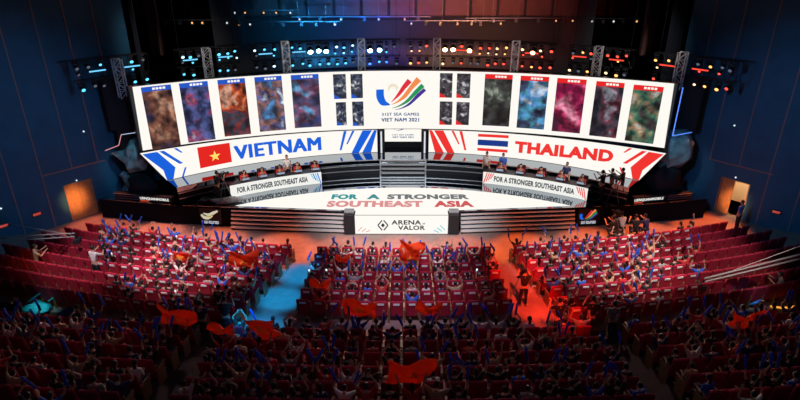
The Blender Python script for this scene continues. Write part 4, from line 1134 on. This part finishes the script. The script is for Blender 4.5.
# ================================================================== things in the hall
def jib(name, label, base, joint, head, m, r=.035):
    t = thing(name, label, 'camera crane', (0, 0, 0))
    mb = MB(); b, j, h = Vector(base), Vector(joint), Vector(head)
    for k in range(3):
        tt = 2*PI*k/3; mb2 = MB(); mb2.tube((j.x, j.y, j.z-.1), (b.x+.55*math.cos(tt), b.y+.55*math.sin(tt), b.z), .035, n=6, m=M_DARK); mb2.obj('leg', parent=t)
    back = j + (j-h).normalized()*1.6
    for dz in (.14, -.14): mb = MB(); mb.tube(back+Vector((0, 0, dz)), h+Vector((0, 0, dz*.6)), r, n=6, m=m); mb.obj('arm_tube', parent=t)
    mb = MB(); n = 14
    for k in range(n):
        p = back.lerp(h, k/n); q = back.lerp(h, (k+1)/n); s = .14 if k % 2 else -.14
        mb.tube(p+Vector((0, 0, s)), q-Vector((0, 0, s)), .014, n=4, m=m)
    mb.obj('lacing', parent=t)
    mb = MB(); mb.tube(j+Vector((0, 0, 1.1)), back+Vector((0, 0, .1)), .015, n=5, m=m); mb.tube(j+Vector((0, 0, 1.1)), h.lerp(j, .12)+Vector((0, 0, .1)), .015, n=5, m=m); mb.tube(j, j+Vector((0, 0, 1.1)), .025, n=6, m=M_DARK); mb.obj('stay', parent=t)
    mb = MB(); mb.box(back.x-.2, back.x+.2, back.y-.25, back.y+.25, back.z-.25, back.z+.2, M_BLACK, bev=.03); mb.obj('counterweight', parent=t)
    mb = MB(); mb.box(h.x-.12, h.x+.12, h.y-.15, h.y+.2, h.z-.42, h.z-.18, M_BLACK, bev=.02); mb.tube((h.x, h.y, h.z), (h.x, h.y, h.z-.2), .05, n=8, m=M_DARK); mb.tube((h.x, h.y+.2, h.z-.3), (h.x, h.y+.36, h.z-.3), .06, n=8, m=M_DARK); mb.obj('camera_head', parent=t)
M_ARM = mat('crane_arm_grey', (.30, .28, .27), .45, .3)
jib('camera_crane', 'long grey camera crane arm reaching in over the right seats', (19.2, 19.4, .7), (19.2, 19.4, 3.9), (12.2, 19.4, 1.75), M_ARM, .045)
jib('camera_crane', 'short camera crane arm over the dark left seats', (-18.8, 22.2, .5), (-18.8, 22.2, 2.1), (-14.9, 22.6, 2.15), M_ARM, .028)
# aisle staff
CAz = fz(FS-1)+.01
for x, y, z, rz, sh, lab, pz in ((4.95, 19.4, .5, 0, 'black', 'camera operator in black standing in the red-lit aisle', STCAM), (-7.0, 18.0, .68, 0, 'black', 'staff member in black standing behind the front left block', STAND),
                         (5.7, 16.9, CAz, .2, 'black', 'camera operator in black in the right cross aisle, leftmost', STCAM), (6.9, 17.0, CAz, -.2, 'black', 'crew member in black in the right cross aisle, middle', STCAM),
                         (7.6, 16.75, CAz, .1, 'grey', 'crew member in grey in the right cross aisle, rightmost', STAND), (-6.5, 17.0, CAz, .1, 'black', 'crew member in black in the left cross aisle, rightmost', STCAM),
                         (-7.3, 16.8, CAz, -.1, 'navy', 'crew member in navy in the left cross aisle, middle', STAND), (-8.1, 16.9, CAz, 0, 'black', 'crew member in black in the left cross aisle, leftmost', STCAM),
                         (-13.6, 21.4, .45, -.3, 'white', 'camera operator in white shirt standing among the empty left seats', STCAM), (-16.6, 22.0, .2, -.9, 'tan', 'crane operator in orange light among the dark left seats', STCAM),
                         (15.6, 19.5, CAz, 1.1, 'grey', 'crew member in grey bending beside the right crane', CROUCH), (16.6, 19.3, CAz, 1.2, 'black', 'crew member in black beside the right crane base', STAND)):
    add_person({id(STCAM): 'stcam', id(STAND): 'stand', id(CROUCH): 'crouch'}[id(pz)], pz[1], (x, y, z), rz, sh, lab, 'crew in the aisles')
camera_rig((4.9, 19.95, .45), .1, 'tripod video camera in the red-lit aisle', 1.4)
camera_rig((6.2, 17.5, CAz), -.1, 'tripod video camera at the right end of the cross aisle', 1.3)
camera_rig((-7.6, 17.4, CAz), .1, 'tripod video camera in the left cross aisle', 1.3)
camera_rig((-13.4, 22.0, .42), .4, 'tripod video camera among the empty left seats', 1.3)
M_TEAL = mat('teal_plastic', (.02, .45, .5), .4); M_BLUEB = mat('blue_bag_plastic', (.03, .25, .8), .4)
crumple('plastic_bag', 'teal plastic bag of batons on the left cross aisle', 'bag', (-14.6, 18.6, CAz), .55, .35, .35, M_TEAL, 2)
crumple('plastic_bag', 'blue plastic bag on the right cross aisle', 'bag', (14.2, 19.3, CAz), .5, .4, .4, M_BLUEB, 4)
crumple('plastic_bag', 'dim blue plastic bag beside the teal bag on the left', 'bag', (-13.2, 18.4, CAz), .35, .3, .25, mat('dim_blue_plastic', (.03, .08, .3), .5), 6)
for k, (x, y) in enumerate(((-14.7, 18.9), (-13.9, 18.9))):
    o = link('inflatable_baton', me_baton); o.location = (x, y, CAz+.55); o.rotation_euler = (0, math.radians(58), .3); o.scale = (1.0, 1.0, 1.5)
    tag(o, 'teal baton sticking out of the left bag, %s' % ('left one' if k == 0 else 'right one'), 'baton', 'teal batons'); setmat(o, 0, M_TEAL)
o = MB(); o.tube((-.45, 0, 0), (0, -.08, -.02), .04, n=8, m=glow('amber_tube', (1., .4, .06), 1.0)); o.tube((0, -.08, -.02), (.5, -.02, .0), .04, n=8, m=glow('amber_tube', (1., .4, .06), 1.0)); o = o.obj('light_tube'); o.location = (15.3, 18.9, CAz+.06)
tag(o, 'bent glowing amber tube on the right cross aisle floor', 'light')
# exit signs and small wall lamps
for P, D, s, z, nm in ((WL, DL, -1.93, 1.05, 'left wall beside the door'), (WL, DL, -3.5, .95, 'left wall away from the door'), (WR, DR, -1.87, 1.05, 'right wall')):
    q = wpt(P, D, s, .05, z); N = Vector((D.y, -D.x)) if P.x < 0 else Vector((-D.y, D.x)); rz = math.atan2(N.y, N.x)+PI/2
    r = thing('exit_sign', 'small red lit exit sign on the %s' % nm, 'exit sign', q, rz)
    mb = MB(); mb.box(-.24, .24, -.03, .05, -.1, .1, mat('exit_case', (.12, .02, .02), .5)); mb.obj('case', parent=r)
    mb = MB(); text_mb('EXIT', lambda u, v: (-.18+.36*u, -.036, -.065+.13*v), glow('exit_red', (1., .13, .10), .7), .05, mb=mb); mb.obj('lettering', parent=r)
for k, (P, D, s, z, nm) in enumerate(((WL, DL, .35, 2.3, 'above the left door'), (WR, DR, .5, 2.35, 'above the right door'), (WL, DL, 1.3, 4.9, 'high on the left wall'), (WR, DR, 1.21, 5.2, 'high on the right wall'), (WL, DL, -3.4, 1.9, 'low on the left wall near the picture edge'))):
    q = wpt(P, D, s, .02, z); r = thing('wall_lamp', 'tiny white lamp %s' % nm, 'lamp', q)
    mb = MB(); mb.ball((0, 0, 0), .05, 8, 6, M_SILVER); mb.obj('lamp_base', parent=r)
    N = Vector((D.y, -D.x)) if P.x < 0 else Vector((-D.y, D.x))
    mb = MB(); mb.ball((N.x*.05, N.y*.05, 0), .045, 8, 6, glow('lamp_white', (.8, .9, 1.), 1.2)); mb.obj('bulb', parent=r)
# usher by the right door
add_person('stand', STAND[1], (18.2, 27.3, 0), .6, 'blue', 'usher in blue shirt standing by the right wall', None)

# ================================================================== lights
def spot(name, loc, to, power, col, size, blend=.6, rad=.3):
    l = bpy.data.lights.new(name, 'SPOT'); l.energy = power; l.color = col; l.spot_size = math.radians(size); l.spot_blend = blend; l.shadow_soft_size = rad
    o = bpy.data.objects.new(name, l); COL.objects.link(o); o.location = loc
    o.rotation_euler = (Vector(to)-Vector(loc)).to_track_quat('-Z', 'Y').to_euler(); return o
for xx in (-13.2, -9.1): spot('fov_spot_left', (xx*1.05, 14, 17), (xx, 22.6+(.8 if xx < -10 else 0), 0), 15500 if xx > -10 else 11000, (1, .80, .88), 24, .6)
for xx in (13.2, 9.0): spot('fov_spot_right', (xx*1.02, 14, 17), (xx, 22.5+(.8 if xx > 10 else 0), 0), 16000 if xx < 10 else 9500, (1, .80, .76), 25, .6)
spot('fov_spot_centre', (0, 10, 17), (0, 21.2, 0), 7000, (.85, .72, 1.), 24, .8)
for k, x in enumerate((-16.8, -13.6, -10, -6.3, -3.1, 0, 3.1, 6.3, 10, 13.6, 16.8)):
    yy = 24.9 + .0102*x*x
    spot('apron_wash', (x, yy+2.6, 13), (x, yy-.3, 0), 15000 if abs(x) > 4 else 9500, (1., .25, .12) if x < 0 else (1., .17, .03), 19, .6)
spot('aisle_blue', (-4, 14, 14.5), (-4.8, 22.5, 0), 42000, (.002, .27, .68), 7, .3)
spot('aisle_blue_mid', (-4, 12, 14.5), (-5.2, 20.0, .4), 42000, (.002, .27, .68), 7, .3)
spot('aisle_blue_low', (-4, 9, 14.5), (-5.5, 17.5, .6), 34000, (.002, .27, .7), 8, .4)
spot('aisle_red', (5, 12, 14.5), (5.0, 22.0, 0), 24000, (1., .06, .02), 9, .3)
spot('aisle_red_mid', (5, 11, 14.5), (5.3, 19.5, .4), 24000, (1., .05, .015), 8, .3)
spot('aisle_red_low', (5, 9, 14.5), (5.9, 17.9, .6), 15000, (1., .04, .012), 9, .5)
spot('rear_blue', (0, 20, 17), (-1, 14, 1), 260, (.25, .3, 1.), 75, .9)
for xx in (-9, 0, 9): spot('flag_rim_fill', (xx, 34, 9.6), (xx*1.1, 15.5, 1.5), 4200, (1., .78, .70), 34, .8)  # added from the stage side so rear flags and raised arms catch light
spot('rear_fill', (0, 3, 18), (0, 13, 1), 120, (1, .75, .72), 100, .9)
for sx in (-1, 1):
    spot('wall_wash', (sx*6, 17, 11), (sx*20, 27, 3.5), 2000, (.10, .50, 1.), 56, .9)
    spot('door_glow', (sx*11, 22.5, 6.5), (sx*18.7, 28.9, 1.0), 9000 if sx > 0 else 9000, (1., .45, .15), 8, .6)
l = bpy.data.lights.new('lobby', 'POINT'); l.energy = 120; l.color = (1., .8, .55); l.shadow_soft_size = .3; o = bpy.data.objects.new('lobby_light', l); COL.objects.link(o); o.location = wpt(WR, DR, .2, -1.4, 2.3)
for xx in (-7.5, 7.8): spot('player_fill', (xx*1.2, 16, 15), (xx, 31, 2.0), 13000, (1, .9, .85), 20, .7)  # extra spots put in to brighten the players' faces and jerseys
for xx in (-13, -5, 5, 13): spot('truss_fill', (xx, 20, 17), (xx, 33.5, 8.4), 4200, (1, .97, .95), 26, .8)  # added spots that only brighten the truss lattice from the front
spot('bag_spot', (-11, 14, 13), (-14.4, 18.6, .9), 5000, (.3, .9, 1), 5, .7)
spot('bag_spot', (11, 14, 13), (14.2, 19.3, .9), 4000, (.5, .8, 1), 5, .7)
spot('crane_orange', (-12, 16, 8), (-16.8, 22, .8), 800, (1., .45, .1), 14, .8)
spot('house_left_wall_floor', (-13, 22, 12), (-17, 26.9, 0), 1500, (1., .35, .2), 22, .8)
spot('fascia_fill', (4, 36, 14), (4, 45.7, 10), 4200, (1., .40, .36), 100, .9)  # added reddish spot to lift the dark gallery panels
for xx in (-16, 16): spot('side_panel_fill', (xx, 33, 12), (xx, 37.8, 10), 500, (1., .6, .5), 50, .9)  # added spots that brighten the hanging brown panels
spot('hero_deck', (0, 14, 16), (0, 27.6, 1), 21000, (.95, .97, 1), 34, .9)
spot('scenery_cyan', (-10, 24, 9), (-15.4, 29.4, 3.5), 900, (.5, .85, 1), 14, .8)
spot('scenery_cyan', (10, 24, 9), (15.4, 29.4, 3.7), 900, (.6, .85, 1), 14, .8)
cyc = 0
for p, g in hotspots:
    c = {'hot': (.03, .40, 1.) if p.x < -3 else (.01, .05, 1.), 'hotred': (1., .03, .015), 'hotamb': (1., .40, .08)}[g]
    spot('haze_fill', p + Vector((0, .75, .1)), (p.x*1.1, 45, 9.5), 1700 if g == 'hot' else 450, c, 80, .9, .1)  # added wide spot aimed backward for glow behind the lamp, not its beam
w = bpy.data.worlds.new('w'); SC.world = w; w.use_nodes = True; w.node_tree.nodes['Background'].inputs[0].default_value = (.003, .005, .012, 1); w.node_tree.nodes['Background'].inputs[1].default_value = 1

# ================================================================== camera
cd = bpy.data.cameras.new('camera'); cd.sensor_width = 36; cd.lens = F/800*36; cd.clip_end = 200; cd.shift_x = -(CX-400)/800
cam = bpy.data.objects.new('camera', cd); COL.objects.link(cam); cam.location = (0, 0, H); cam.rotation_euler = (PI/2-TH, 0, 0); SC.camera = cam
SC.view_settings.view_transform = 'Standard'; SC.view_settings.look = 'None'; SC.view_settings.exposure = 0; SC.view_settings.gamma = 1; SC.view_settings.use_curve_mapping = False
SC.cycles.max_bounces = 5; SC.cycles.sample_clamp_indirect = 4; SC.cycles.volume_bounces = 0
